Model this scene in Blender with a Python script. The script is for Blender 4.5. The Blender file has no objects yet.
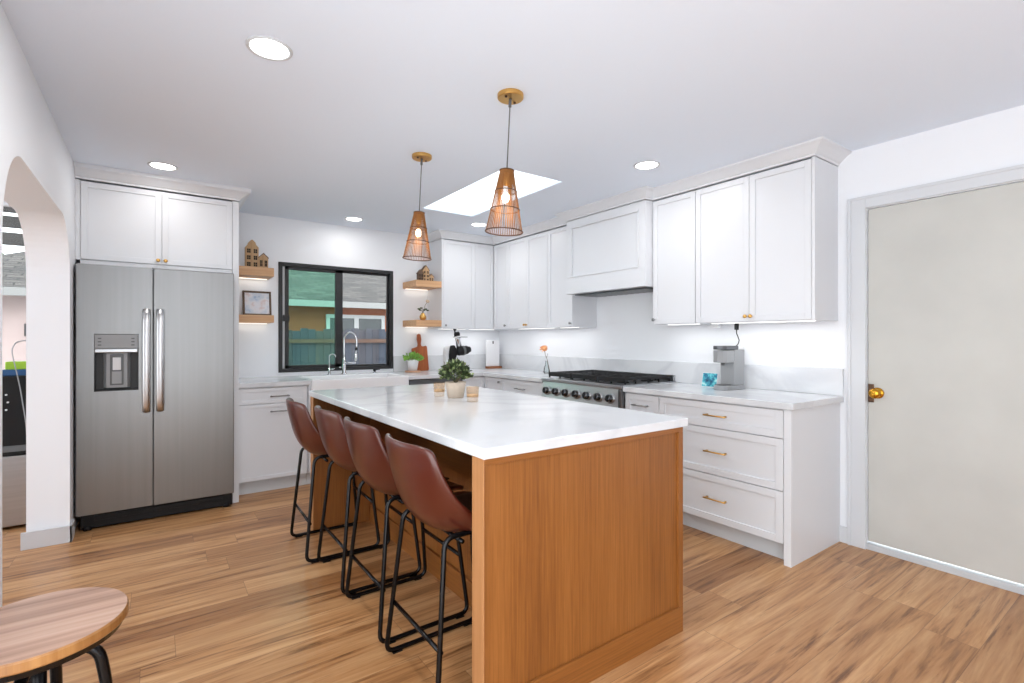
import bpy, bmesh, math, random
from mathutils import Vector, Matrix
random.seed(7)
C = bpy.context.scene.collection
S = bpy.context.scene

# ------------------------------------------------------------------ camera, sky, exposure
YAW = math.radians(35.5667)
cam_d = bpy.data.cameras.new('camera'); cam = bpy.data.objects.new('camera', cam_d); C.objects.link(cam)
cam.location = (0, 0, 1.2677); cam.rotation_euler = (math.radians(90), 0, -YAW)
cam_d.sensor_width = 36; cam_d.sensor_fit = 'HORIZONTAL'; cam_d.lens = 499.23 / 1024 * 36
cam_d.shift_y = -2.27 / 1024; cam_d.clip_start = 0.02; cam_d.clip_end = 200
S.camera = cam
S.view_settings.view_transform = 'Standard'; S.view_settings.look = 'None'
S.view_settings.gamma = 1; S.view_settings.use_curve_mapping = False
S.view_settings.exposure = 0.74
w = bpy.data.worlds.new('sky'); S.world = w; w.use_nodes = True
bg = w.node_tree.nodes['Background']
bg.inputs[0].default_value = (0.935, 0.97, 1.0, 1); bg.inputs[1].default_value = 2.6

DOWNLIGHT_W, PENDANT_W, UNDER_W = 2.2, .7, .9
H = 2.429                                   # ceiling height
XL, XR, YB = -0.434, 3.50, 5.165            # left wall face, right wall face, back wall face

# ------------------------------------------------------------------ materials
def lin(r, g, b):
    f = lambda c: (c / 255 / 12.92) if c / 255 <= .04045 else ((c / 255 + .055) / 1.055) ** 2.4
    return (f(r), f(g), f(b), 1)
def mat(name, col, rough=.5, metal=0., noise=0, nscale=8, bump=0, bscale=60, stretch=(1, 1, 1), aniso=0, emit=0, coat=0, spec=None):
    m = bpy.data.materials.new(name); m.use_nodes = True
    N, L = m.node_tree.nodes, m.node_tree.links
    p = N['Principled BSDF']
    c = lin(*col) if max(col) > 1 else (*col, 1)
    p.inputs['Base Color'].default_value = c
    p.inputs['Roughness'].default_value = rough; p.inputs['Metallic'].default_value = metal
    if spec is not None: p.inputs['Specular IOR Level'].default_value = spec
    if coat: p.inputs['Coat Weight'].default_value = coat; p.inputs['Coat Roughness'].default_value = .1
    if aniso: p.inputs['Anisotropic'].default_value = aniso
    if emit:
        p.inputs['Emission Color'].default_value = c; p.inputs['Emission Strength'].default_value = emit
    if noise or bump:
        tc = N.new('ShaderNodeTexCoord'); mp = N.new('ShaderNodeMapping'); mp.inputs['Scale'].default_value = stretch
        L.new(tc.outputs['Object'], mp.inputs[0])
    if noise:
        n = N.new('ShaderNodeTexNoise'); n.inputs['Scale'].default_value = nscale; n.inputs['Detail'].default_value = 6
        L.new(mp.outputs[0], n.inputs['Vector'])
        r = N.new('ShaderNodeValToRGB')
        lo = [max(0, x * (1 - noise)) for x in c[:3]]; hi = [min(1, x * (1 + noise)) for x in c[:3]]
        r.color_ramp.elements[0].position = .3; r.color_ramp.elements[1].position = .7
        r.color_ramp.elements[0].color = (*lo, 1); r.color_ramp.elements[1].color = (*hi, 1)
        L.new(n.outputs['Fac'], r.inputs[0]); L.new(r.outputs[0], p.inputs['Base Color'])
    if bump:
        n2 = N.new('ShaderNodeTexNoise'); n2.inputs['Scale'].default_value = bscale; n2.inputs['Detail'].default_value = 3
        L.new(mp.outputs[0], n2.inputs['Vector'])
        b = N.new('ShaderNodeBump'); b.inputs['Strength'].default_value = bump; b.inputs['Distance'].default_value = .002
        L.new(n2.outputs['Fac'], b.inputs['Height']); L.new(b.outputs[0], p.inputs['Normal'])
    return m

def wood_mat(name, dark, mid, light, axis, scale=1.0, rough=.45, fine=60):
    """straight grain along one object axis"""
    m = bpy.data.materials.new(name); m.use_nodes = True
    N, L = m.node_tree.nodes, m.node_tree.links; p = N['Principled BSDF']
    tc = N.new('ShaderNodeTexCoord')
    st = [fine * scale] * 3; st['XYZ'.index(axis)] = fine * scale / 40
    mp = N.new('ShaderNodeMapping'); mp.inputs['Scale'].default_value = st; L.new(tc.outputs['Object'], mp.inputs[0])
    n = N.new('ShaderNodeTexNoise'); n.inputs['Scale'].default_value = 1; n.inputs['Detail'].default_value = 5; n.inputs['Roughness'].default_value = .65
    L.new(mp.outputs[0], n.inputs['Vector'])
    st2 = [4 * scale] * 3; st2['XYZ'.index(axis)] = .4 * scale
    mp2 = N.new('ShaderNodeMapping'); mp2.inputs['Scale'].default_value = st2; L.new(tc.outputs['Object'], mp2.inputs[0])
    n2 = N.new('ShaderNodeTexNoise'); n2.inputs['Scale'].default_value = 1; n2.inputs['Detail'].default_value = 3
    L.new(mp2.outputs[0], n2.inputs['Vector'])
    mx = N.new('ShaderNodeMath'); mx.operation = 'MULTIPLY_ADD'; mx.inputs[1].default_value = .55
    mm = N.new('ShaderNodeMath'); mm.operation = 'MULTIPLY'; mm.inputs[1].default_value = .45
    L.new(n2.outputs['Fac'], mm.inputs[0]); L.new(n.outputs['Fac'], mx.inputs[0]); L.new(mm.outputs[0], mx.inputs[2])
    r = N.new('ShaderNodeValToRGB'); e = r.color_ramp.elements
    e[0].position = .33; e[0].color = lin(*dark); e[1].position = .68; e[1].color = lin(*light)
    k = e.new(.5); k.color = lin(*mid)
    L.new(mx.outputs[0], r.inputs[0]); L.new(r.outputs[0], p.inputs['Base Color'])
    p.inputs['Roughness'].default_value = rough
    b = N.new('ShaderNodeBump'); b.inputs['Strength'].default_value = .15; b.inputs['Distance'].default_value = .001
    L.new(n.outputs['Fac'], b.inputs['Height']); L.new(b.outputs[0], p.inputs['Normal'])
    return m

def floor_mat():
    m = bpy.data.materials.new('oak_plank_floor'); m.use_nodes = True
    N, L = m.node_tree.nodes, m.node_tree.links; p = N['Principled BSDF']
    def M(op, a, b=None, c=None):
        n = N.new('ShaderNodeMath'); n.operation = op
        for i, v in enumerate((a, b, c)):
            if v is None: continue
            if isinstance(v, (int, float)): n.inputs[i].default_value = v
            else: L.new(v, n.inputs[i])
        return n.outputs[0]
    tc = N.new('ShaderNodeTexCoord'); sp = N.new('ShaderNodeSeparateXYZ'); L.new(tc.outputs['Object'], sp.inputs[0])
    x, y = sp.outputs[0], sp.outputs[1]
    PW, PL = .185, 1.25
    yr = M('DIVIDE', y, PW); row = M('FLOOR', yr)
    w1 = N.new('ShaderNodeTexWhiteNoise'); w1.noise_dimensions = '1D'; L.new(row, w1.inputs['W'])
    xr = M('ADD', M('DIVIDE', x, PL), w1.outputs[0]); colm = M('FLOOR', xr)
    idv = N.new('ShaderNodeCombineXYZ'); L.new(row, idv.inputs[0]); L.new(colm, idv.inputs[1])
    w2 = N.new('ShaderNodeTexWhiteNoise'); w2.noise_dimensions = '3D'; L.new(idv.outputs[0], w2.inputs['Vector'])
    rnd = w2.outputs['Value']
    # grain, stretched along the plank and shifted for every plank
    gv = N.new('ShaderNodeCombineXYZ')
    L.new(M('MULTIPLY', x, .8), gv.inputs[0]); L.new(M('MULTIPLY', y, 11), gv.inputs[1]); L.new(M('MULTIPLY', rnd, 50), gv.inputs[2])
    n1 = N.new('ShaderNodeTexNoise'); n1.inputs['Scale'].default_value = 1; n1.inputs['Detail'].default_value = 6
    n1.inputs['Roughness'].default_value = .62; n1.inputs['Distortion'].default_value = 1.7; L.new(gv.outputs[0], n1.inputs['Vector'])
    gv2 = N.new('ShaderNodeCombineXYZ')
    L.new(M('MULTIPLY', x, 3.5), gv2.inputs[0]); L.new(M('MULTIPLY', y, 95), gv2.inputs[1]); L.new(M('MULTIPLY', rnd, 31), gv2.inputs[2])
    n2 = N.new('ShaderNodeTexNoise'); n2.inputs['Scale'].default_value = 1; n2.inputs['Detail'].default_value = 4; L.new(gv2.outputs[0], n2.inputs['Vector'])
    # dark cracks and knots, sparse
    gv3 = N.new('ShaderNodeCombineXYZ')
    L.new(M('MULTIPLY', x, 1.5), gv3.inputs[0]); L.new(M('MULTIPLY', y, 26), gv3.inputs[1]); L.new(M('ADD', M('MULTIPLY', rnd, 77), 9.), gv3.inputs[2])
    n3 = N.new('ShaderNodeTexNoise'); n3.inputs['Scale'].default_value = 1; n3.inputs['Detail'].default_value = 5; n3.inputs['Roughness'].default_value = .7; L.new(gv3.outputs[0], n3.inputs['Vector'])
    f = M('ADD', M('MULTIPLY', n1.outputs['Fac'], .78), M('MULTIPLY', n2.outputs['Fac'], .22))
    r = N.new('ShaderNodeValToRGB'); e = r.color_ramp.elements
    e[0].position = .32; e[0].color = lin(106, 66, 36); e[1].position = .64; e[1].color = lin(219, 174, 126)
    k = e.new(.46); k.color = lin(190, 139, 91)
    L.new(f, r.inputs[0])
    kn = N.new('ShaderNodeValToRGB'); kn.color_ramp.elements[0].position = .31; kn.color_ramp.elements[0].color = (.30, .21, .15, 1)
    kn.color_ramp.elements[1].position = .41; kn.color_ramp.elements[1].color = (1, 1, 1, 1); L.new(n3.outputs['Fac'], kn.inputs[0])
    m1 = N.new('ShaderNodeMix'); m1.data_type = 'RGBA'; m1.blend_type = 'MULTIPLY'; m1.inputs[0].default_value = .8
    L.new(r.outputs[0], m1.inputs[6]); L.new(kn.outputs[0], m1.inputs[7])
    tone = N.new('ShaderNodeValToRGB'); tone.color_ramp.elements[0].color = (.62, .54, .47, 1); tone.color_ramp.elements[1].color = (1.0, 1.0, 1.0, 1)
    tone.color_ramp.elements.new(.35).color = (.83, .79, .75, 1)
    L.new(rnd, tone.inputs[0])
    m2 = N.new('ShaderNodeMix'); m2.data_type = 'RGBA'; m2.blend_type = 'MULTIPLY'; m2.inputs[0].default_value = 1
    L.new(m1.outputs[2], m2.inputs[6]); L.new(tone.outputs[0], m2.inputs[7])
    fy = M('FRACT', yr); fx = M('FRACT', xr)
    ey = M('MINIMUM', fy, M('SUBTRACT', 1., fy)); ex = M('MINIMUM', fx, M('SUBTRACT', 1., fx))
    seam = M('MINIMUM', M('MULTIPLY', ey, PW), M('MULTIPLY', ex, PL))
    sf = M('LESS_THAN', seam, .0011)
    m3 = N.new('ShaderNodeMix'); m3.data_type = 'RGBA'; L.new(M('MULTIPLY', sf, .55), m3.inputs[0])
    L.new(m2.outputs[2], m3.inputs[6]); m3.inputs[7].default_value = lin(90, 60, 42)
    L.new(m3.outputs[2], p.inputs['Base Color'])
    p.inputs['Roughness'].default_value = .34
    b = N.new('ShaderNodeBump'); b.inputs['Strength'].default_value = .12; b.inputs['Distance'].default_value = .001
    L.new(f, b.inputs['Height']); L.new(b.outputs[0], p.inputs['Normal'])
    return m

def quartz_mat():
    m = bpy.data.materials.new('white_quartz'); m.use_nodes = True
    N, L = m.node_tree.nodes, m.node_tree.links; p = N['Principled BSDF']
    tc = N.new('ShaderNodeTexCoord')
    n = N.new('ShaderNodeTexNoise'); n.inputs['Scale'].default_value = 1.3; n.inputs['Detail'].default_value = 6; n.inputs['Distortion'].default_value = .9
    L.new(tc.outputs['Object'], n.inputs['Vector'])
    r = N.new('ShaderNodeValToRGB'); e = r.color_ramp.elements
    e[0].position = .44; e[0].color = lin(220, 222, 225); e[1].position = .56; e[1].color = lin(220, 222, 225)
    k = e.new(.5); k.color = lin(208, 210, 214)
    L.new(n.outputs['Fac'], r.inputs[0]); L.new(r.outputs[0], p.inputs['Base Color'])
    p.inputs['Roughness'].default_value = .16
    return m

def glass_mat(name, tint, refl=.08):
    m = bpy.data.materials.new(name); m.use_nodes = True
    N, L = m.node_tree.nodes, m.node_tree.links
    for n in list(N):
        if n.type == 'BSDF_PRINCIPLED': N.remove(n)
    t = N.new('ShaderNodeBsdfTransparent'); t.inputs[0].default_value = (*tint, 1)
    g = N.new('ShaderNodeBsdfGlossy'); g.inputs['Roughness'].default_value = .02
    fr = N.new('ShaderNodeFresnel'); fr.inputs[0].default_value = 1.35
    mx = N.new('ShaderNodeMixShader')
    L.new(fr.outputs[0], mx.inputs[0]); L.new(t.outputs[0], mx.inputs[1]); L.new(g.outputs[0], mx.inputs[2])
    L.new(mx.outputs[0], N['Material Output'].inputs[0])
    return m

def frost_mat():
    m = bpy.data.materials.new('frosted_skylight'); m.use_nodes = True
    N, L = m.node_tree.nodes, m.node_tree.links
    for n in list(N):
        if n.type == 'BSDF_PRINCIPLED': N.remove(n)
    t = N.new('ShaderNodeBsdfTranslucent'); t.inputs[0].default_value = (.9, .92, .93, 1)
    L.new(t.outputs[0], N['Material Output'].inputs[0]); return m
def amber_mat():
    m = bpy.data.materials.new('amber_glass'); m.use_nodes = True
    N, L = m.node_tree.nodes, m.node_tree.links; p = N['Principled BSDF']
    p.inputs['Base Color'].default_value = lin(214, 176, 136); p.inputs['Roughness'].default_value = .1
    t = N.new('ShaderNodeBsdfTransparent'); t.inputs[0].default_value = (.95, .90, .84, 1)
    mx = N.new('ShaderNodeMixShader'); mx.inputs[0].default_value = .09
    L.new(t.outputs[0], mx.inputs[1]); L.new(p.outputs[0], mx.inputs[2]); L.new(mx.outputs[0], N['Material Output'].inputs[0]); return m
def shingle_mat():
    m = bpy.data.materials.new('grey_shingles'); m.use_nodes = True
    N, L = m.node_tree.nodes, m.node_tree.links; p = N['Principled BSDF']
    tc = N.new('ShaderNodeTexCoord'); br = N.new('ShaderNodeTexBrick')
    br.inputs['Color1'].default_value = lin(88, 83, 80); br.inputs['Color2'].default_value = lin(58, 55, 54); br.inputs['Mortar'].default_value = lin(26, 25, 24)
    br.inputs['Scale'].default_value = 1; br.inputs['Brick Width'].default_value = .30; br.inputs['Row Height'].default_value = .14; br.inputs['Mortar Size'].default_value = .012
    mp = N.new('ShaderNodeMapping'); L.new(tc.outputs['Object'], mp.inputs[0]); L.new(mp.outputs[0], br.inputs['Vector'])
    L.new(br.outputs['Color'], p.inputs['Base Color']); p.inputs['Roughness'].default_value = .9
    return m

WALL = mat('wall_paint', (236, 238, 242), .6, bump=.05, bscale=180)
CEIL = mat('ceiling_paint', (234, 243, 255), .8, bump=.05, bscale=120)
CAB = mat('white_cabinet_paint', (222, 224, 228), .35)
TRIM = mat('white_trim_paint', (210, 213, 217), .4)
TOE = mat('toe_kick_paint', (205, 209, 213), .5)
DOORM = mat('worn_white_door_paint', (194, 194, 189), .5, noise=.05, nscale=3, bump=.06, bscale=25)
FLOOR = floor_mat(); QUARTZ = quartz_mat()
ISL = wood_mat('island_oak_stained', (114, 66, 26), (140, 86, 36), (158, 101, 49), 'Z', 1, .42, 150)
ISLX = wood_mat('island_oak_rail', (114, 66, 26), (140, 86, 36), (158, 101, 49), 'X', 1, .42, 150)
ISLY = wood_mat('island_oak_rail_long', (114, 66, 26), (140, 86, 36), (158, 101, 49), 'Y', 1, .42, 150)
POST = wood_mat('island_oak_edge', (150, 100, 60), (168, 118, 74), (180, 130, 86), 'Z', 1, .42, 60)
OAK = wood_mat('shelf_oak', (176, 128, 86), (203, 158, 116), (218, 176, 136), 'X', 1, .5, 60)
SEATW = wood_mat('stool_seat_wood', (138, 104, 86), (186, 150, 130), (214, 184, 166), 'X', 1.1, .4, 26)
SEATE = wood_mat('stool_edge_wood', (110, 72, 34), (150, 102, 54), (176, 128, 76), 'Z', 1, .4, 40)
BOARDW = wood_mat('cutting_board_wood', (120, 56, 22), (164, 84, 38), (186, 108, 54), 'Z', 1, .45, 40)
TRAYW = wood_mat('tray_wood', (172, 122, 92), (196, 150, 120), (212, 168, 138), 'X', 1, .5, 40)
BROWNW = wood_mat('brown_board_wood', (110, 62, 34), (140, 84, 50), (160, 104, 66), 'X', 1, .5, 40)
HOUSEW = wood_mat('house_wood', (158, 122, 84), (186, 150, 110), (200, 166, 126), 'Z', 1, .6, 50)
HOUSED = wood_mat('house_dark_wood', (74, 58, 44), (98, 76, 58), (118, 92, 70), 'Z', 1, .6, 50)
STEEL = mat('brushed_stainless', (178, 180, 183), .3, 1, noise=.06, nscale=1.5, stretch=(1, 1, 40), aniso=.4)
FRIDGE = mat('fridge_stainless', (136, 136, 136), .34, 1, noise=.04, nscale=1.2, stretch=(30, 30, .6), aniso=.5)
STEELD = mat('dark_steel', (110, 112, 115), .38, 1)
CHROME = mat('chrome', (225, 226, 228), .12, 1)
NICKEL = mat('satin_nickel', (150, 150, 150), .32, 1)
BRASS = mat('satin_brass', (214, 168, 98), .3, 1)
PBRASS = mat('polished_brass', (205, 150, 50), .15, 1)
BRONZE = mat('aged_bronze', (96, 74, 58), .45, .8, noise=.4, nscale=80)
CABLE = mat('grey_cable', (92, 94, 98), .6)
BLACK = mat('matte_black_metal', (20, 20, 22), .26, .5)
IRON = mat('cast_iron', (24, 24, 26), .55, .2)
PLASTIC = mat('black_plastic', (16, 16, 18), .5, spec=.3)
GREYP = mat('grey_plastic', (150, 152, 154), .4)
GREYD = mat('dark_grey_plastic', (96, 98, 100), .4)
GREYC = mat('fridge_case_grey', (128, 130, 132), .45)
HANDLE = mat('handle_steel', (206, 207, 209), .34, 1)
RECESS = mat('dark_recess', (46, 48, 50), .5)
LEATHER = mat('brown_leather', (76, 28, 17), .30, noise=.10, nscale=5, bump=.12, bscale=140, coat=.35)
LEATHD = mat('dark_leather', (46, 24, 18), .42, bump=.12, bscale=140)
SASH = mat('black_window_frame', (30, 30, 32), .4)
GLASS = glass_mat('clear_pane', (.93, .95, .95)); GREENG = glass_mat('green_tinted_pane', (.64, .90, .80))
CERAM = mat('white_fireclay', (238, 238, 240), .15)
POTC = mat('beige_pot', (206, 190, 172), .7, noise=.06, nscale=40)
POTW = mat('white_pot', (238, 238, 240), .35)
LEAF = mat('dark_leaf', (58, 74, 42), .45, noise=.5, nscale=30)
LEAF2 = mat('mid_leaf', (142, 158, 104), .45, noise=.4, nscale=30)
LEAFB = mat('bright_leaf', (138, 186, 84), .5, noise=.35, nscale=30)
STEM = mat('stem_brown', (96, 84, 60), .7)
SOIL = mat('soil', (50, 38, 30), .9)
AMBER = amber_mat()
CLEARG = glass_mat('clear_vase_glass', (.94, .96, .96))
WAX = mat('candle_wax', (222, 202, 178), .6)
RATTAN = mat('amber_wood_slat', (134, 84, 28), .55, noise=.15, nscale=20)
RATTAND = mat('dark_wood_ring', (74, 42, 20), .55)
BULB = mat('warm_bulb', (1.0, .88, .66), .5, emit=6)
LEDM = mat('downlight_diffuser', (1.0, .98, .95), .5, emit=6)
STRIPM = mat('shelf_led_strip', (1.0, .93, .82), .5, emit=.8)
STRIPW = mat('led_strip', (1.0, .99, .97), .5, emit=.9)
KNOBM = mat('dark_chrome', (90, 92, 95), .25, 1)
STUCCO_GLARE = mat('glare_washed_stucco', (206, 184, 180), .9, noise=.06, nscale=5)  # house stucco washed out to pale pink, window glare put into the colour
STUCCO = mat('orange_stucco', (164, 98, 66), .9, noise=.12, nscale=6)
FASCIA = mat('pale_fascia', (150, 149, 147), .7)
SHING = shingle_mat(); FROST = frost_mat()
FENCE = wood_mat('weathered_fence', (34, 42, 54), (62, 68, 80), (92, 82, 78), 'Z', .6, .9, 60); FENCE2 = wood_mat('weathered_brown_fence', (40, 40, 46), (66, 66, 74), (98, 86, 80), 'Z', .7, .9, 70)
CONC = mat('concrete_ground', (150, 148, 145), .9, noise=.1, nscale=4)
DGREEN = mat('tree_green', (74, 98, 66), .8, noise=.4, nscale=8)
PERG = mat('dark_timber', (58, 54, 52), .7)
HOUSEGLASS = mat('house_window_glass', (58, 66, 68), .1)
WFRAME = mat('white_window_frame', (205, 206, 206), .5)
GREENBOX = mat('lime_green_box', (150, 190, 50), .5); BLUEBOX = mat('blue_box', (40, 84, 130), .5)
PEACH = mat('peach_petal', (238, 176, 124), .6)
MARBLE = mat('white_board', (240, 240, 242), .3)
DIRTW = mat('sill_paint', (196, 200, 204), .5, noise=.04, nscale=10)
BEAD = mat('white_grille', (222, 224, 226), .4)

def art_mat(name, cols, scale):
    m = bpy.data.materials.new(name); m.use_nodes = True
    N, L = m.node_tree.nodes, m.node_tree.links; p = N['Principled BSDF']
    tc = N.new('ShaderNodeTexCoord'); n = N.new('ShaderNodeTexNoise'); n.inputs['Scale'].default_value = scale; n.inputs['Detail'].default_value = 3
    L.new(tc.outputs['Object'], n.inputs['Vector']); r = N.new('ShaderNodeValToRGB'); r.color_ramp.interpolation = 'EASE'
    e = r.color_ramp.elements; e[0].position = .3; e[1].position = .7
    e[0].color = lin(*cols[0]); e[1].color = lin(*cols[-1])
    for i, cc in enumerate(cols[1:-1]): e.new(.3 + .4 * (i + 1) / (len(cols) - 1)).color = lin(*cc)
    L.new(n.outputs['Fac'], r.inputs[0]); L.new(r.outputs[0], p.inputs['Base Color']); p.inputs['Roughness'].default_value = .5
    return m
ARTP = art_mat('watercolour', [(150, 176, 206), (206, 214, 226), (226, 226, 232), (216, 200, 200), (190, 200, 220)], 9)
ARTC = art_mat('sea_picture', [(20, 46, 84), (34, 110, 140), (90, 190, 200), (196, 232, 232)], 30)

# ------------------------------------------------------------------ mesh helpers
OFF = {}
class MB:
    def __init__(s): s.bm = bmesh.new()
    def box(s, x0, x1, y0, y1, z0, z1):
        v = [s.bm.verts.new((x, y, z)) for x in (min(x0, x1), max(x0, x1)) for y in (min(y0, y1), max(y0, y1)) for z in (min(z0, z1), max(z0, z1))]
        for f in ((0, 1, 3, 2), (4, 6, 7, 5), (0, 4, 5, 1), (2, 3, 7, 6), (0, 2, 6, 4), (1, 5, 7, 3)): s.bm.faces.new([v[i] for i in f])
        return s
    def tube(s, pts, r, seg=8, closed=False):
        pts = [Vector(p) for p in pts]; n = len(pts); rings = []
        rr = r if isinstance(r, (list, tuple)) else [r] * n
        up = None
        for i, p in enumerate(pts):
            a = pts[i - 1] if (i > 0 or closed) else p
            b = pts[(i + 1) % n] if (i < n - 1 or closed) else p
            t = (b - a).normalized()
            if up is None:
                up = t.orthogonal().normalized()
            up = (up - t * up.dot(t))
            up = up.normalized() if up.length > 1e-6 else t.orthogonal().normalized()
            q = t.cross(up)
            rings.append([s.bm.verts.new(p + (up * math.cos(2 * math.pi * k / seg) + q * math.sin(2 * math.pi * k / seg)) * rr[i]) for k in range(seg)])
        m = n if closed else n - 1
        for i in range(m):
            A, B = rings[i], rings[(i + 1) % n]
            for k in range(seg): s.bm.faces.new((A[k], A[(k + 1) % seg], B[(k + 1) % seg], B[k]))
        if not closed:
            s.bm.faces.new(rings[0][::-1]); s.bm.faces.new(rings[-1])
        return s
    def lathe(s, prof, c=(0, 0, 0), seg=24, rot=None):
        rings = []; c = Vector(c)
        for r, z in prof:
            ring = []
            for k in range(seg):
                a = 2 * math.pi * k / seg; p = Vector((r * math.cos(a), r * math.sin(a), z))
                if rot is not None: p = rot @ p
                ring.append(s.bm.verts.new(p + c))
            rings.append(ring)
        for A, B in zip(rings, rings[1:]):
            for k in range(seg): s.bm.faces.new((A[k], A[(k + 1) % seg], B[(k + 1) % seg], B[k]))
        s.bm.faces.new(rings[0][::-1]); s.bm.faces.new(rings[-1])
        return s
    def prism(s, poly, axis, a0, a1):
        """poly in the two other axes (cyclic order kept x<y<z)"""
        def P(q, a):
            if axis == 'X': return (a, q[0], q[1])
            if axis == 'Y': return (q[0], a, q[1])
            return (q[0], q[1], a)
        A = [s.bm.verts.new(P(q, a0)) for q in poly]; B = [s.bm.verts.new(P(q, a1)) for q in poly]
        n = len(poly)
        for i in range(n): s.bm.faces.new((A[i], A[(i + 1) % n], B[(i + 1) % n], B[i]))
        s.bm.faces.new(A[::-1]); s.bm.faces.new(B)
        return s
    def sphere(s, c, r, sc=(1, 1, 1), u=16, v=10):
        mtx = Matrix.Translation(c) @ Matrix.Diagonal((r * sc[0], r * sc[1], r * sc[2], 1))
        bmesh.ops.create_uvsphere(s.bm, u_segments=u, v_segments=v, radius=1, matrix=mtx); return s
    def xf(s, mtx): bmesh.ops.transform(s.bm, matrix=mtx, verts=s.bm.verts); return s
    def build(s, name, m, parent=None, smooth=False, bevel=0, seg=2, local=False):
        bmesh.ops.recalc_face_normals(s.bm, faces=s.bm.faces)
        if parent is not None: off = Vector((0, 0, 0)) if local else OFF[parent.name]
        elif local: off = Vector((0, 0, 0))
        else:
            xs = [v.co for v in s.bm.verts]
            off = Vector((sum(min(v[i] for v in xs) * .5 + max(v[i] for v in xs) * .5 for _ in (0,)) if i < 2 else min(v[2] for v in xs) for i in range(3)))
        for v in s.bm.verts: v.co -= off
        me = bpy.data.meshes.new(name); s.bm.to_mesh(me); s.bm.free()
        o = bpy.data.objects.new(name, me); C.objects.link(o); me.materials.append(m)
        if parent is None: o.location = off; OFF[o.name] = off
        else: o.parent = parent; OFF[o.name] = OFF.get(parent.name, off)
        if smooth:
            for f in me.polygons: f.use_smooth = True
        if bevel:
            b = o.modifiers.new('bevel', 'BEVEL'); b.width = bevel; b.segments = seg; b.limit_method = 'ANGLE'; b.angle_limit = math.radians(40)
        return o
def tag(o, label, cat, group=None):
    o['label'] = label; o['category'] = cat
    if group: o['group'] = group
    return o
def thing(name, loc, label, cat, group=None, rz=0):
    o = bpy.data.objects.new(name, None); C.objects.link(o); o.location = loc; o.rotation_euler = (0, 0, rz)
    o.empty_display_size = .05; OFF[o.name] = Vector(loc); return tag(o, label, cat, group)
def struct(o): o['kind'] = 'structure'; return o
def copy_tree(o, loc, rz, label, group=None):
    def rec(a, par):
        c = a.copy(); C.objects.link(c)
        if par is not None: c.parent = par
        for ch in a.children: rec(ch, c)
        return c
    c = rec(o, None); c.location = loc; c.rotation_euler = (0, 0, rz); c['label'] = label
    if group: c['group'] = group
    return c
def box(*a): return MB().box(*a)

# ------------------------------------------------------------------ room shell
struct(MB().prism([(-.75, -1.6), (XR + .12, -1.6), (XR + .12, YB + .12), (-4, YB + .12), (-4, 2.0), (-.75, 2.0)], 'Z', -.08, 0).build('floor', FLOOR))
struct(MB().box(.75, XR + .12, -1.72, -1.6, 0, H).box(-.75, .75, -1.72, -1.6, 2.40, H).build('wall_rear_added', WALL))  # added unseen rear wall; its opening sets how much fill light enters
struct(box(-4, -.641, 1.9, 2.0, 0, H).build('wall_nook_added', WALL))  # unseen wall added to keep direct sky light off the arch jamb
# ceiling with the skylight opening, ring of four slabs
SX0, SX1, SY0, SY1 = 1.93, 2.44, 2.78, 4.06
cb = MB(); cz = (H, H + .12)
cb.box(-4, -.75, 2.0, YB + .12, *cz).box(-.75, SX0, -1.6, YB + .12, *cz).box(SX1, XR + .12, -1.6, YB + .12, *cz).box(SX0, SX1, -1.6, SY0, *cz).box(SX0, SX1, SY1, YB + .12, *cz)
struct(cb.build('ceiling', CEIL))
sk = MB()
sk.box(SX0 - .03, SX0, SY0 - .03, SY1 + .03, H + .12, H + .3).box(SX1, SX1 + .03, SY0 - .03, SY1 + .03, H + .12, H + .3)
sk.box(SX0, SX1, SY0 - .03, SY0, H + .12, H + .3).box(SX0, SX1, SY1, SY1 + .03, H + .12, H + .3)
skl = struct(sk.build('window_3', TRIM)); box(SX0 + .0005, SX1 - .0005, SY0 + .0005, SY1 - .0005, H + .012, H + .015).build('skylight_pane', FROST, skl)
# right wall with the door opening
DY0, DY1, DZ = .33, 1.206, 2.055
wb = MB().box(XR, XR + .12, DY1, YB, 0, H).box(XR, XR + .12, -1.6, DY0, 0, H).box(XR, XR + .12, DY0, DY1, DZ, H)
struct(wb.build('wall_right', WALL))
# back wall with two window openings
WX0, WX1, WZ0, WZ1 = .956, 2.104, .949, 2.007
NX0, NX1, NZ0, NZ1 = -2.6, -.655, .93, 2.30
wb = MB(); y0, y1 = YB, YB + .12
wb.box(WX1, XR + .12, y0, y1, 0, H).box(WX0, WX1, y0, y1, 0, WZ0).box(WX0, WX1, y0, y1, WZ1, H)
wb.box(NX1, WX0, y0, y1, 0, H).box(NX0, NX1, y0, y1, 0, NZ0).box(NX0, NX1, y0, y1, NZ1, H).box(-4, NX0, y0, y1, 0, H)
struct(wb.build('wall_back', WALL))
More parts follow.
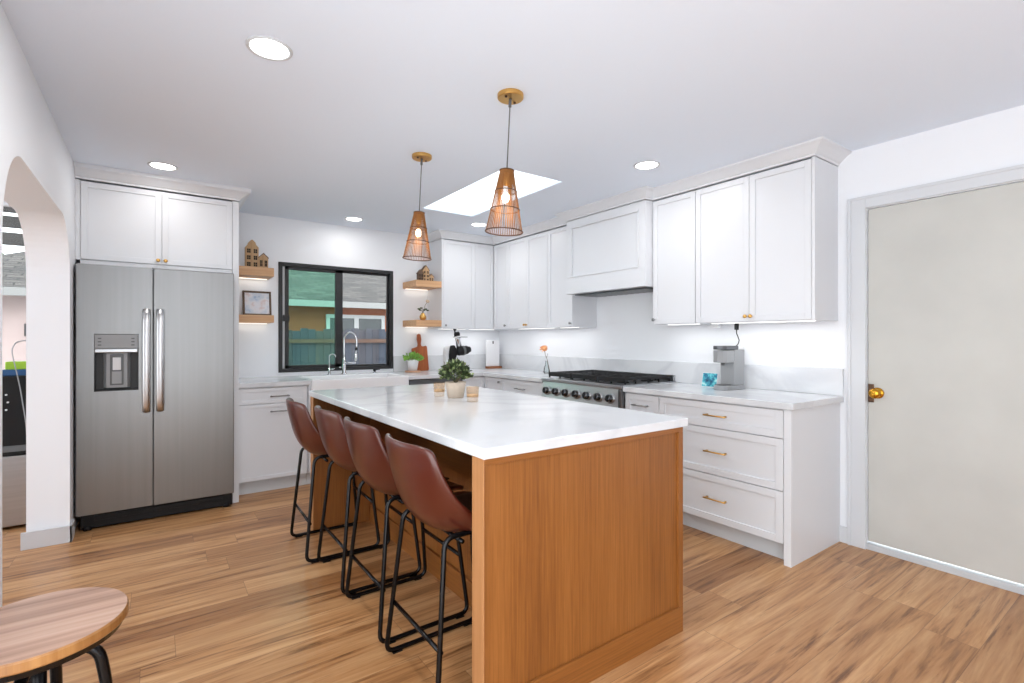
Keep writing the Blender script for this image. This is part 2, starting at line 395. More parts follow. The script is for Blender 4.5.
# left wall with the rounded archway
def arch_pts(ya, yb, top, r, n=14):
    pts = []
    for i in range(n + 1):
        a = math.pi - i / n * math.pi / 2; pts.append((ya + r * .9 + r * .9 * math.cos(a), top - r + r * math.sin(a)))
    for i in range(n + 1):
        a = math.pi / 2 - i / n * math.pi / 2; pts.append((yb - r * .9 + r * .9 * math.cos(a), top - r + r * math.sin(a)))
    return pts
def arch_wall():
    bm = bmesh.new()
    def loop(x, yb):
        return [(x, 1.3, 0), (x, 2.455, 0)] + [(x, y, z) for y, z in arch_pts(2.455, yb, 1.992, .36)] + [(x, yb, 0), (x, YB, 0), (x, YB, H), (x, 1.3, H)]
    A = [bm.verts.new(p) for p in loop(XL, 4.155)]; B = [bm.verts.new(p) for p in loop(-.64, 4.205)]
    n = len(A)
    for i in range(n): bm.faces.new((A[i], A[(i + 1) % n], B[(i + 1) % n], B[i]))
    fa = bm.faces.new(A); fb = bm.faces.new(B[::-1]); bm.normal_update(); bmesh.ops.triangulate(bm, faces=[fa, fb])
    m = MB(); m.bm.free(); m.bm = bm; return m
struct(arch_wall().build('wall_left', WALL))
bl = MB().box(-.655, XL + .012, 4.14, 4.154, 0, .105).box(XL, XL + .012, 4.14, 4.275, 0, .105)
struct(bl.build('baseboard_left', TRIM, bevel=.002))
struct(box(XR - .012, XR, 1.303, 1.352, 0, .10).build('baseboard_right', TRIM, bevel=.002))

# door, casing, sill
dr = struct(box(XR + .004, XR + .044, DY0, DY1 - .004, .050, DZ - .005).build('door_1', DOORM, bevel=.002))
ky = 1.152; kz = .947
RXm = Matrix.Rotation(math.radians(-90), 3, 'Y')
MB().lathe([(.0, 0), (.033, 0), (.033, .005), (.026, .010), (.013, .014), (.012, .028), (.022, .034), (.029, .045), (.030, .055), (.025, .064), (.012, .068), (0.0, .068)], (XR + .0035, ky, kz), 24, RXm).build('door_knob', PBRASS, dr, True)
box(XR - .002, XR + .0035, DY1 - .036, DY1 - .005, kz - .058, kz + .052).build('latch_plate', BRONZE, dr, bevel=.003)
cs = MB().box(XR - .018, XR, DY1 + .002, 1.303, 0, 2.131).box(XR - .018, XR, .236, DY1 + .002, DZ + .004, 2.131).box(XR - .018, XR, .236, DY0 - .002, 0, DZ + .004)
cs.box(XR - .024, XR - .018, 1.285, 1.303, 0, 2.131).box(XR - .024, XR - .018, .236, 1.285, 2.113, 2.131)

struct(cs.build('trim_1', TRIM, bevel=.002))
struct(box(XR - .004, XR + .1, DY0, DY1, 0, .036).build('trim_2', DIRTW, bevel=.003))

# kitchen window
def frame4(mb, x0, x1, z0, z1, t, ya, yb):
    mb.box(x0, x0 + t, ya, yb, z0, z1).box(x1 - t, x1, ya, yb, z0, z1).box(x0 + t, x1 - t, ya, yb, z0, z0 + t).box(x0 + t, x1 - t, ya, yb, z1 - t, z1); return mb
f = MB(); frame4(f, WX0, WX1, WZ0, WZ1, .036, YB - .008, YB + .07)
win = struct(f.build('window_1', SASH, bevel=.002))
f = MB(); x0, x1, z0, z1 = WX0 + .062, 1.565, WZ0 + .037, WZ1 - .037
f.box(x0, x0 + .032, YB + .005, YB + .032, z0, z1).box(x1 - .075, x1, YB + .005, YB + .032, z0, z1).box(x0, x1, YB + .005, YB + .032, z0, z0 + .03).box(x0, x1, YB + .005, YB + .032, z1 - .03, z1)
sash = f.build('sliding_sash', SASH, win, bevel=.002)
box(x0 + .032, x1 - .075, YB + .016, YB + .021, z0 + .03, z1 - .03).build('tinted_pane', GREENG, sash)
f = MB(); x0, x1 = 1.545, WX1 - .037
frame4(f, x0, x1, z0, z1, .018, YB + .036, YB + .062)
fs = f.build('fixed_sash', SASH, win, bevel=.002)
box(x0 + .018, x1 - .018, YB + .047, YB + .052, z0 + .018, z1 - .018).build('clear_pane', GLASS, fs)
box(WX0 + .036, WX0 + .062, YB + .03, YB + .034, z0, z1).build('track_strip', BEAD, win)
MB().box(WX0 + .04, WX0 + .1, YB - .004, YB + .01, 1.44, 1.50).build('sash_latch', SASH, win, bevel=.003)
# nook window
f = MB(); frame4(f, NX0, NX1, NZ0, NZ1, .04, YB + .02, YB + .08)
nw = struct(f.build('window_2', TRIM, bevel=.002))
box(NX0 + .04, NX1 - .04, YB + .045, YB + .05, NZ0 + .04, NZ1 - .04).build('clear_pane', GLASS, nw)
box(-.80, -.775, YB + .015, YB + .022, 1.29, 1.385).build('window_lock', GREYD, nw)

# ------------------------------------------------------------------ front builders
def shaker(name, parent, ax, face, a0, a1, z0, z1, fw=.04, t=.02, rec=.009, m=CAB):
    """shaker front whose outer face looks to -X or -Y"""
    mb = MB(); g = .0015; a0 += g; a1 -= g; z0 += g; z1 -= g
    def b(f0, f1, p0, p1, q0, q1):
        if ax == 'X': mb.box(f0, f1, p0, p1, q0, q1)
        else: mb.box(p0, p1, f0, f1, q0, q1)
    b(face + rec, face + t, a0 + .004, a1 - .004, z0 + .004, z1 - .004)
    b(face, face + t - .001, a0, a0 + fw, z0, z1); b(face, face + t - .001, a1 - fw, a1, z0, z1)
    b(face, face + t - .001, a0 + fw, a1 - fw, z0, z0 + fw); b(face, face + t - .001, a0 + fw, a1 - fw, z1 - fw, z1)
    return mb.build(name, m, parent, bevel=.0012)
def bar_pull(parent, ax, face, a, z, L=.15, m=BRASS):
    mb = MB(); s = face - .03
    def P(f, p, q): return (f, p, q) if ax == 'X' else (p, f, q)
    mb.tube([P(s, a - L / 2, z), P(s, a + L / 2, z)], .0048, 10)
    for k in (-1, 1): mb.tube([P(s, a + k * (L / 2 - .012), z), P(face - .0008, a + k * (L / 2 - .012), z)], .0062, 10)
    return mb.build('handle', m, parent, True)
def knob(parent, ax, face, a, z, m=BRASS):
    c = (face - .0008, a, z) if ax == 'X' else (a, face - .0008, z)
    R = Matrix.Rotation(math.radians(-90), 3, 'Y') if ax == 'X' else Matrix.Rotation(math.radians(90), 3, 'X')
    return MB().lathe([(0, 0), (.005, 0), (.005, .012), (.011, .016), (.013, .021), (.011, .026), (0, .027)], c, 14, R).build('knob', m, parent, True)

# ------------------------------------------------------------------ wall cabinets
ZB, ZT = 1.383, 2.352
UX, UYF = 3.18, 4.8135                        # door faces
def upper_x(y0, y1, label, doors, end=False):
    t = thing('wall_cabinet', ((UX + XR) / 2, (y0 + y1) / 2, ZB), label, 'cabinet', 'white wall cabinets')
    bx = MB().box(UX + .0205, XR - .001, y0, y1, ZB, ZT)
    if end: bx.box(UX + .002, UX + .0205, y0, y0 + .018, ZB, ZT)
    bx.build('body', CAB, t, bevel=.001)
    for a0, a1, kside, km in doors:
        d = shaker('door', t, 'X', UX, a0, a1, ZB + .002, ZT - .006, .038)
        if kside: knob(d, 'X', UX, a0 + .018 if kside < 0 else a1 - .018, ZB + .036, km)
    return t
upper_x(1.363, 2.165, 'white two-door wall cabinet above the coffee maker, end of run nearest the door', [(1.381, 1.765, 1, BRASS), (1.765, 2.165, -1, BRASS)], True)
upper_x(2.166, 2.545, 'single-door white wall cabinet directly right of the range hood', [(2.168, 2.545, 1, NICKEL)])
upper_x(3.475, 3.835, 'single-door white wall cabinet directly left of the range hood', [(3.475, 3.835, -1, NICKEL)])
upper_x(3.836, 4.545, 'two-door white wall cabinet between the hood-side cabinet and the corner cabinet', [(3.836, 4.19, 1, BRASS), (4.19, 4.545, -1, BRASS)])
t = thing('wall_cabinet', (3.2, 5.0, ZB), 'corner wall cabinet with two leaves meeting where the walls join', 'cabinet', 'white wall cabinets')
MB().box(UX + .0205, XR - .001, 4.546, YB - .001, ZB, ZT).box(2.931, UX + .0205, UYF + .0205, YB - .001, ZB, ZT).build('body', CAB, t, bevel=.001)
d = shaker('door', t, 'X', UX, 4.546, UYF - .002, ZB + .002, ZT - .006, .038); knob(d, 'X', UX, 4.565, ZB + .036, NICKEL)
shaker('door', t, 'Y', UYF, 2.931, UX - .002, ZB + .002, ZT - .006, .038)
t = thing('wall_cabinet', (2.72, 5.0, ZB), 'white single-door wall cabinet beside the right floating shelves', 'cabinet', 'white wall cabinets')
MB().box(2.513, 2.930, UYF + .0205, YB - .001, ZB, ZT).box(2.513, 2.531, UYF + .002, UYF + .0205, ZB, ZT).build('body', CAB, t, bevel=.001)
d = shaker('door', t, 'Y', UYF, 2.531, 2.930, ZB + .002, ZT - .006, .038); knob(d, 'Y', UYF, 2.552, ZB + .036, NICKEL)

def under_strip(x0, x1, y0, y1, par):
    box(x0, x1, y0, y1, ZB - .004, ZB - .0005).build('light_strip', STRIPW, par)
    l = bpy.data.lights.new('under_cabinet_light', 'AREA'); l.shape = 'RECTANGLE'; l.size = x1 - x0; l.size_y = y1 - y0; l.energy = UNDER_W * max(x1 - x0, y1 - y0); l.color = (1, .99, .97)
    lo = bpy.data.objects.new('under_cabinet_light', l); C.objects.link(lo); lo.location = ((x0 + x1) / 2, (y0 + y1) / 2, ZB - .010)
for o in [o for o in C.objects if o.name.startswith('wall_cabinet')]:
    c = OFF[o.name]
    if c.x > 3.3:
        bb = [v.co.y + c.y for v in o.children[0].data.vertices]; under_strip(3.30, 3.312, min(bb) + .05, max(bb) - .05, o)
    else:
        x0, x1 = (2.56, 2.90) if c.x < 3 else (2.96, 3.3); under_strip(x0, x1, 4.98, 4.992, o)

# hood
t = thing('range_hood', (3.3, 3.01, 1.675), 'white panelled range hood built over the cooktop', 'range hood')
hx, hy0, hy1 = 3.10, 2.553, 3.467
hb = MB().box(hx + .012, XR - .001, hy0, hy1, 1.70, ZT)
hb.build('hood_body', CAB, t, bevel=.001)
MB().box(hx - .006, hx + .012, hy0 - .003, hy1 + .003, 1.682, 1.80).box(hx, hx + .012, hy0, hy1, 1.80, 1.83).box(hx, hx + .012, hy0, 2.62, 1.83, ZT).box(hx, hx + .012, 3.41, hy1, 1.83, ZT).box(hx, hx + .012, 2.62, 3.41, 2.29, ZT).build('face_frame', CAB, t, bevel=.002)
m_ = MB()
for (a0, a1, z0, z1) in ((2.62, 3.41, 1.83, 1.845), (2.62, 3.41, 2.275, 2.29), (2.62, 2.635, 1.845, 2.275), (3.395, 3.41, 1.845, 2.275)): m_.box(hx - .006, hx + .012, a0, a1, z0, z1)
m_.build('panel_moulding', CAB, t, bevel=.004)
MB().box(hx + .012, XR - .002, hy0, hy1, 1.682, 1.6995).build('bottom_panel', CAB, t)
ins = MB().box(3.16, 3.45, 2.60, 3.42, 1.670, 1.6815).build('filter_insert', STEELD, t, bevel=.002)
m_ = MB()
for k in range(12): m_.box(3.18, 3.43, 2.63 + k * .065, 2.665 + k * .065, 1.667, 1.6698)
m_.build('baffle', NICKEL, ins)

# crown mouldings (stepped cove profile swept along a plan path)
def crown(path, name, prof):
    """path in plan, profile (out, z); outward = right of travel"""
    bm = bmesh.new(); rings = []; n = len(path); P = [Vector(p) for p in path]
    for i in range(n):
        d0 = (P[i] - P[i - 1]).normalized() if i > 0 else (P[1] - P[0]).normalized()
        d1 = (P[i + 1] - P[i]).normalized() if i < n - 1 else d0
        n0 = Vector((d0.y, -d0.x)); n1 = Vector((d1.y, -d1.x)); b = (n0 + n1)
        b = b / max(.2, b.dot(n0))
        rings.append([bm.verts.new((P[i].x + b.x * o, P[i].y + b.y * o, z)) for o, z in prof])
    k = len(prof)
    for A, B in zip(rings, rings[1:]):
        for j in range(k): bm.faces.new((A[j], A[(j + 1) % k], B[(j + 1) % k], B[j]))
    bm.faces.new(rings[0][::-1]); bm.faces.new(rings[-1])
    m = MB(); m.bm.free(); m.bm = bm; return m.build(name, CAB)
cp = [(-.02, ZT + .0045), (.006, ZT + .0045), (.008, ZT + .016), (.018, ZT + .022), (.03, ZT + .034), (.052, ZT + .054), (.066, ZT + .062), (.074, ZT + .066), (.076, H - .0005), (-.02, H - .0005)]
# travel so that the outside of the run lies on the right-hand side
struct(crown([(2.513, YB - .001), (2.513, UYF), (UX, UYF), (UX, 3.47), (hx - .006, 3.47), (hx - .006, 2.55), (UX, 2.55), (UX, 1.363), (XR - .001, 1.363)][::-1], 'trim_3', cp) if False else crown([(2.513, YB - .001), (2.513, UYF), (UX, UYF), (UX, 3.47), (hx - .006, 3.47), (hx - .006, 2.55), (UX, 2.55), (UX, 1.363), (XR - .001, 1.363)], 'trim_3', cp))

# fridge surround
FY = 4.396
t = thing('fridge_cabinet', (.05, 4.8, 1.78), 'white two-door cabinet above the stainless fridge with tall end panel', 'cabinet')
MB().box(XL + .001, .485, FY + .0205, YB - .001, 1.80, 2.336).box(XL + .001, -.408, FY, FY + .0205, 1.80, 2.336).box(-.408, .485, FY + .006, FY + .0205, 1.775, 1.803).build('body', CAB, t, bevel=.001)
MB().box(.487, .531, FY, YB - .001, 0, 2.336).build('end_panel', CAB, t, bevel=.001)
d = shaker('door', t, 'Y', FY, -.407, .039, 1.805, 2.330, .036); knob(d, 'Y', FY, .018, 1.832)
d = shaker('door', t, 'Y', FY, .041, .486, 1.805, 2.330, .036); knob(d, 'Y', FY, .062, 1.832)
cpf = [(o, z - ZT + 2.338 if z < H - .01 else z) for o, z in cp]
struct(crown([(XL + .001, FY), (.531, FY), (.531, YB - .001)], 'trim_4', cpf))

# ------------------------------------------------------------------ fridge
t = thing('refrigerator', (.04, 4.7, 0), 'stainless side-by-side refrigerator with water dispenser in left door', 'refrigerator')
FD = 4.284
MB().box(-.430, .483, FD + .062, 5.10, .10, 1.762).build('case', GREYC, t, bevel=.004)
MB().box(-.40, .478, FD + .04, FD + .09, .012, .098).box(-.33, .41, FD + .028, FD + .04, .06, .092).build('base_grille', PLASTIC, t, bevel=.003)
for q in (-.365, .44): MB().lathe([(.022, 0), (.024, .02), (.02, .03), (0, .03)], (q, FD + .05, .0), 14).build('foot', PLASTIC, t, True)
# left door around dispenser recess
dx0, dx1, dz0, dz1 = -.328, -.092, .920, 1.303
dl = MB()
dl.box(-.416, dx0, FD, FD + .058, .112, 1.763).box(dx1, -.0145, FD, FD + .058, .112, 1.763).box(dx0, dx1, FD, FD + .058, .112, dz0).box(dx0, dx1, FD, FD + .058, dz1, 1.763)
ld = dl.build('door', FRIDGE, t)
MB().box(-.0085, .485, FD, FD + .058, .108, 1.763).build('door', FRIDGE, t, bevel=.005)
disp = MB().box(dx0, dx1, FD + .052, FD + .057, dz0, dz1).box(dx0, dx0 + .004, FD + .004, FD + .052, dz0, dz1).box(dx1 - .004, dx1, FD + .004, FD + .052, dz0, dz1).box(dx0, dx1, FD + .004, FD + .052, dz0, dz0 + .006).build('dispenser', RECESS, ld)
MB().box(dx0 + .002, dx1 - .002, FD - .001, FD + .045, 1.205, dz1 - .003).build('control_panel', GREYP, disp, bevel=.003)
MB().box(dx0 + .004, dx1 - .004, FD - .006, FD + .04, 1.178, 1.204).build('trim_bar', STEEL, disp, bevel=.004)
MB().prism([(dx0 + .045, FD + .05), (dx0 + .062, FD + .018), (dx1 - .062, FD + .018), (dx1 - .045, FD + .05)], 'Z', .94, 1.176).build('chute', GREYP, disp, bevel=.003)
MB().box(-.246, -.174, FD + .012, FD + .0175, .958, 1.165).build('paddle', GREYD, disp, bevel=.004)
MB().box(-.232, -.188, FD + .008, FD + .0118, 1.06, 1.145).build('paddle_face', BEAD, disp, bevel=.002)
MB().box(-.236, -.184, FD + .008, FD + .0118, .968, 1.05).build('paddle_grip', GREYP, disp, bevel=.002)
for px in (dx0 + .02, dx1 - .04):
    for k in range(3): box(px, px + .018, FD - .0022, FD - .0008, 1.225 + k * .022, 1.233 + k * .022).build('button', GREYD, disp)
for hxp, par in ((-.048, ld), (.030, None)):
    pts = []
    for k in range(17):
        a = k / 16; pts.append((hxp, FD - .018 - .040 * math.sin(math.pi * a) ** .45, .77 + .70 * a))
    pts = [(hxp, FD - .0005, .77)] + pts + [(hxp, FD - .0005, 1.47)]
    hm = MB().tube(pts, .012, 14); hm.xf(Matrix.Translation((hxp, 0, 0)) @ Matrix.Diagonal((1.9, 1, 1, 1)) @ Matrix.Translation((-hxp, 0, 0)))
    hm.build('handle', HANDLE, par or t, True)

# ------------------------------------------------------------------ base cabinets, right run
BX = 2.868; ZC = .876                          # front face, underside of worktop
def base_x(name, y0, y1, label, rows, end=False, split=None):
    t = thing(name, (3.18, (y0 + y1) / 2, 0), label, 'cabinet', 'white base cabinets')
    MB().box(BX + .0205, XR - .001, y0, y1, .112, ZC).build('body', CAB, t, bevel=.001)
    MB().box(BX + .075, XR - .002, y0, y1, 0, .1115).build('toe_kick', TOE, t)
    if end: MB().box(BX, XR - .001, y0 - .041, y0 - .001, 0, ZC).build('end_panel', CAB, t, bevel=.0015)
    for kind, z0, z1, hm, L in rows:
        d = shaker(kind, t, 'X', BX, y0 + .001, y1 - .001, z0, z1, .042)
        if kind == 'drawer': bar_pull(d, 'X', BX, (y0 + y1) / 2 - (.0 if not end else .015), (z0 + z1) / 2 if z1 - z0 < .2 else (z0 + z1) / 2 - .0, L, hm)
        else: knob(d, 'X', BX, y0 + .02, z1 - .04, hm)
    return t
base_x('drawer_cabinet', 1.392, 2.243, 'white three-drawer base cabinet with finished side beside the door', [('drawer', .708, .868, BRASS, .15), ('drawer', .412, .706, BRASS, .15), ('drawer', .116, .410, BRASS, .15)], True)
base_x('base_cabinet', 2.244, 2.553, 'narrow white base cabinet directly right of the range', [('drawer', .708, .868, NICKEL, .14), ('door', .116, .706, NICKEL, 0)])
base_x('drawer_cabinet', 3.513, 4.206, 'white drawer base cabinet directly left of the range', [('drawer', .708, .868, NICKEL, .15), ('drawer', .412, .706, NICKEL, .15), ('drawer', .116, .410, NICKEL, .15)])
t = thing('base_cabinet', (3.1, 4.85, 0), 'white corner base cabinet below the flower-side worktop', 'cabinet', 'white base cabinets')
BYF = 4.515
MB().box(BX + .0205, XR - .001, 4.207, YB - .001, .112, ZC).box(2.602, BX + .0205, BYF + .0205, YB - .001, .112, ZC).build('body', CAB, t, bevel=.001)
MB().box(BX + .075, XR - .002, 4.207, YB - .002, 0, .1115).box(2.602, BX + .075, BYF + .075, YB - .002, 0, .1115).build('toe_kick', TOE, t)
d = shaker('door', t, 'X', BX, 4.208, BYF - .003, .116, .868, .032); knob(d, 'X', BX, 4.226, .83, NICKEL)
shaker('door', t, 'Y', BYF, 2.604, BX - .002, .116, .868, .032)

# dishwasher
t = thing('dishwasher', (2.3, 4.8, 0), 'stainless dishwasher with dark top edge right of the sink', 'dishwasher')
MB().box(2.003, 2.597, BYF + .03, 5.12, .10, .868).build('case', STEELD, t)
MB().box(2.005, 2.595, BYF - .005, BYF + .029, .115, .80).build('door', STEEL, t, bevel=.004)
MB().box(2.005, 2.595, BYF - .003, BYF + .029, .803, .868).build('control_strip', STEELD, t, bevel=.003)
MB().box(2.01, 2.59, BYF + .05, BYF + .10, 0, .099).build('toe_kick', PLASTIC, t)
MB().tube([(2.04, BYF - .045, .76), (2.56, BYF - .045, .76)], .011, 10).tube([(2.06, BYF - .045, .76), (2.06, BYF - .0055, .76)], .009, 8).tube([(2.54, BYF - .045, .76), (2.54, BYF - .0055, .76)], .009, 8).build('handle', STEEL, t, True)

# sink base, sink
t = thing('sink_cabinet', (1.53, 4.85, 0), 'white base cabinet under the farmhouse sink', 'cabinet', 'white base cabinets')
MB().box(1.075, 2.0, BYF + .0205, YB - .001, .112, .64).box(1.075, 1.091, BYF, YB - .001, .64, ZC).box(1.983, 2.0, BYF, YB - .001, .64, ZC).build('body', CAB, t, bevel=.001)
MB().box(1.075, 2.0, BYF + .075, YB - .002, 0, .1115).build('toe_kick', TOE, t)
shaker('door', t, 'Y', BYF, 1.077, 1.537, .116, .638, .032); shaker('door', t, 'Y', BYF, 1.538, 1.998, .116, .638, .032)
sx0, sx1, sy0, sy1, sz0, sz1 = 1.094, 1.980, 4.468, 4.985, .66, .918
mb = MB(); wl = .022
mb.box(sx0, sx1, sy0, sy1, sz0, sz0 + .02)
mb.box(sx0, sx1, sy0, sy0 + .03, sz0 + .02, sz1).box(sx0, sx1, sy1 - wl, sy1, sz0 + .02, sz1).box(sx0, sx0 + wl, sy0 + .03, sy1 - wl, sz0 + .02, sz1).box(sx1 - wl, sx1, sy0 + .03, sy1 - wl, sz0 + .02, sz1)
snk = mb.build('farmhouse_sink', CERAM, bevel=.006); tag(snk, 'white apron-front farmhouse sink under the black-framed window', 'sink')
MB().lathe([(.045, 0), (.045, .004), (.03, .006), (0, .006)], (1.537, 4.73, sz0 + .0205), 20).build('drain', STEEL, snk, True)

# left drawer base cabinet
t = thing('drawer_cabinet', (.8, 4.85, 0), 'white two-drawer base cabinet between the fridge panel and the sink', 'cabinet', 'white base cabinets')
MB().box(.533, 1.073, BYF + .0205, YB - .001, .112, ZC).build('body', CAB, t, bevel=.001)
MB().box(.533, 1.073, BYF + .075, YB - .002, 0, .1115).build('toe_kick', TOE, t)
for z0, z1, hz in ((.738, .868, .797), (.116, .736, .672)):
    d = shaker('drawer', t, 'Y', BYF, .535, 1.062, z0, z1, .03); bar_pull(d, 'Y', BYF, .845, hz, .15, NICKEL)

# worktops
wt = MB().box(.532, 1.093, 4.493, YB - .001, ZC + .001, .914).box(1.093, 1.981, 4.986, YB - .001, ZC + .001, .914).build('countertop', QUARTZ, bevel=.003)
tag(wt, 'white quartz countertop left of and behind the sink', 'countertop', 'white quartz countertops')
wt = MB().prism([(1.9815, 4.493), (2.842, 4.493), (2.842, 3.512), (XR - .001, 3.512), (XR - .001, YB - .001), (1.9815, YB - .001)], 'Z', ZC + .001, .914).build('countertop', QUARTZ, bevel=.003)
tag(wt, 'L-shaped white quartz countertop around the far corner', 'countertop', 'white quartz countertops')
wt = MB().box(2.842, XR - .001, 1.329, 2.554, ZC + .001, .914).build('countertop', QUARTZ, bevel=.003)
tag(wt, 'white quartz countertop under the coffee maker, right of the range', 'countertop', 'white quartz countertops')
bs = MB().box(XR - .021, XR - .0005, 1.329, YB - .022, .9145, 1.083).build('backsplash', QUARTZ, bevel=.002)
tag(bs, 'low white quartz backsplash strip along the range wall', 'backsplash')
bs = MB().box(2.105, XR - .0215, YB - .021, YB - .0005, .9145, 1.083).build('backsplash', QUARTZ, bevel=.002)
tag(bs, 'low white quartz backsplash strip right of the window', 'backsplash')

# ------------------------------------------------------------------ range
t = thing('gas_range', (3.15, 3.03, 0), 'stainless gas range with black grates and a row of knobs', 'range')
ry0, ry1 = 2.556, 3.510
MB().box(2.875, 3.475, ry0, ry1, .10, .905).build('case', STEEL, t, bevel=.002)
MB().box(2.845, 3.475, ry0, ry1, .9055, .922).box(2.832, 2.852, ry0, ry1, .893, .921).build('cooktop', STEEL, t, bevel=.004)
MB().box(2.83, 2.8745, ry0, ry0 + .038, .735, .892).build('end_cap', STEELD, t, bevel=.01)
MB().prism([(2.856, .892), (2.8745, .892), (2.8745, .735), (2.834, .735)], 'Y', ry0 + .0385, ry1).build('control_panel', HANDLE, t, bevel=.003)
MB().box(2.85, 2.8745, ry0 + .004, ry1 - .004, .20, .728).build('oven_door', STEEL, t, bevel=.004)
MB().box(2.846, 2.8498, ry0 + .2, ry1 - .2, .36, .60).build('oven_window', PLASTIC, t)
MB().tube([(2.80, ry0 + .05, .69), (2.80, ry1 - .05, .69)], .014, 12).tube([(2.80, ry0 + .09, .69), (2.8495, ry0 + .09, .69)], .01, 8).tube([(2.80, ry1 - .09, .69), (2.8495, ry1 - .09, .69)], .01, 8).build('oven_handle', STEEL, t, True)
MB().box(2.86, 2.8745, ry0 + .004, ry1 - .004, .105, .192).build('drawer_panel', STEEL, t, bevel=.003)
for cx, cy in ((2.92, ry0 + .05), (2.92, ry1 - .05), (3.43, ry0 + .05), (3.43, ry1 - .05)):
    MB().lathe([(.018, 0), (.022, .05), (.022, .0995), (0, .0995)], (cx, cy, 0), 12).build('leg', STEEL, t, True)
for k in range(7):
    ky_ = 3.435 - k * (3.435 - 2.675) / 6
    R = Matrix.Rotation(math.radians(-82), 3, 'Y')
    kb = MB().lathe([(0, 0), (.040, 0), (.040, .008), (.033, .011), (0, .011)], (2.8455, ky_, .812), 18, R).build('knob_bezel', STEEL, t, True)
    kk = MB().lathe([(0, .0112), (.031, .0112), (.029, .036), (.024, .041), (0, .041)], (2.8455, ky_, .812), 18, R).build('control_knob', KNOBM, t, True)
    kg = box(-.024, .024, -.006, .006, .0412, .050).xf(Matrix.Translation((2.8455, ky_, .812)) @ R.to_4x4()).build('grip', IRON, kk, bevel=.003)
for (bx_, by_) in ((3.03, 2.72), (3.03, 3.033), (3.03, 3.345), (3.32, 2.72), (3.32, 3.033), (3.32, 3.345)):
    MB().lathe([(.05, .9222), (.05, .930), (.038, .932), (.038, .940), (.0, .941)], (bx_, by_, 0), 20).build('burner', IRON, t, True)
for k in range(3):
    a0 = ry0 + .025 + k * .304; a1 = a0 + .296
    mb = MB(); z0, z1 = .950, .972
    mb.box(2.90, 2.914, a0, a1, .936, z1).box(3.436, 3.45, a0, a1, z0, z1).box(2.914, 3.436, a0, a0 + .012, z0, z1).box(2.914, 3.436, a1 - .012, a1, z0, z1)
    for j in range(1, 4): mb.box(2.914, 3.436, a0 + j * .074 - .005, a0 + j * .074 + .005, z0, z1)
    for xx in (3.03, 3.175, 3.32): mb.box(xx - .006, xx + .006, a0 + .012, a1 - .012, z0, z1 - .002)
    for xx in (2.902, 3.02, 3.17, 3.30, 3.438):
        for yy in (a0 + .001, a1 - .012, (a0 + a1) / 2 - .005): mb.box(xx, xx + .011, yy, yy + .011, .9222, z0)
    mb.build('grate', IRON, t, bevel=.002)
MB().box(3.455, 3.476, ry0, ry1, .9222, .975).build('back_guard', STEEL, t, bevel=.003)

# ------------------------------------------------------------------ island
IX0, IX1, IY0, IY1, IZ = .836, 1.886, 1.320, 3.49, .925
t = thing('kitchen_island', ((IX0 + IX1) / 2, (IY0 + IY1) / 2, 0), 'oak kitchen island with white quartz top and a seating overhang', 'island')
MB().box(1.232, 1.838, 1.402, 3.415, .0, .889).build('cabinet_body', ISL, t)
# stool side panelling
mb = MB().box(1.216, 1.2315, 1.402, 3.415, 0, .118).box(1.220, 1.2315, 1.402, 3.415, .61, .889)
for y_ in (1.402, 2.00, 2.68, 3.345): mb.box(1.221, 1.2315, y_, y_ + .07, .118, .61)
mb.build('back_panelling', ISLY, t, bevel=.001)
# doors on the range side
for k in range(3):
    y_ = 1.42 + k * .664; MB().box(1.8385, 1.858, y_, y_ + .66, .11, .88).build('door', ISL, t, bevel=.002)
# end panels
def end_panel(ya, yb, out):
    e = MB().box(.846, 1.866, ya, yb, 0, .889).build('end_panel', ISL, t, bevel=.001)
    yo = ya if out < 0 else yb; y1_ = yo + out * .010
    s = (.0003 * out)
    MB().box(1.836, 1.866, yo + s, y1_, .1105, .866).build('stile', ISL, e, bevel=.001)
    MB().box(.846, 1.866, yo + s, y1_, 0, .110).build('bottom_rail', ISLX, e, bevel=.001)
    MB().box(.846, 1.866, yo + s, y1_, .8665, .889).build('top_rail', ISLX, e, bevel=.001)
    MB().box(.8415, .8458, min(ya, y1_), max(yb, y1_), 0, .889).build('edge_band', POST, e, bevel=.001)
end_panel(1.342, 1.4015, -1); end_panel(3.4155, 3.470, 1)
MB().box(IX0, IX1, IY0, IY1, .8895, IZ).build('worktop', QUARTZ, t, bevel=.003)

# ------------------------------------------------------------------ bar stools
def stool_shell(th=0.0):
    prof = [(-.240, .912, .184), (-.230, .86, .196), (-.212, .77, .206), (-.186, .68, .215), (-.148, .615, .221), (-.09, .582, .224), (-.02, .572, .226), (.06, .573, .226), (.14, .579, .222), (.205, .583, .208), (.228, .572, .196)]
    bm = bmesh.new(); NS = 12; grid = []
    for i, (x, z, hw) in enumerate(prof):
        row = []
        for j in range(NS + 1):
            s = -1 + 2 * j / NS; q = abs(s) ** 2.4
            back = max(0, 1 - i / 4.5); seat = 1 - back; bend = math.exp(-((i - 4.2) / 1.7) ** 2)
            dx = (.055 + .05 * bend) * q * max(0, min(1, 1.25 - i / 7.5)); dz = .028 * q * seat * (1 if i < 9 else .4) + .055 * q * bend
            dz -= .016 * abs(s) ** 6 * (1 if i == 0 else .3 if i == 1 else 0)
            row.append(bm.verts.new((x + dx, s * hw, z + dz)))
        grid.append(row)
    for i in range(len(prof) - 1):
        for j in range(NS): bm.faces.new((grid[i][j], grid[i + 1][j], grid[i + 1][j + 1], grid[i][j + 1]))
    m = MB(); m.bm.free(); m.bm = bm; return m
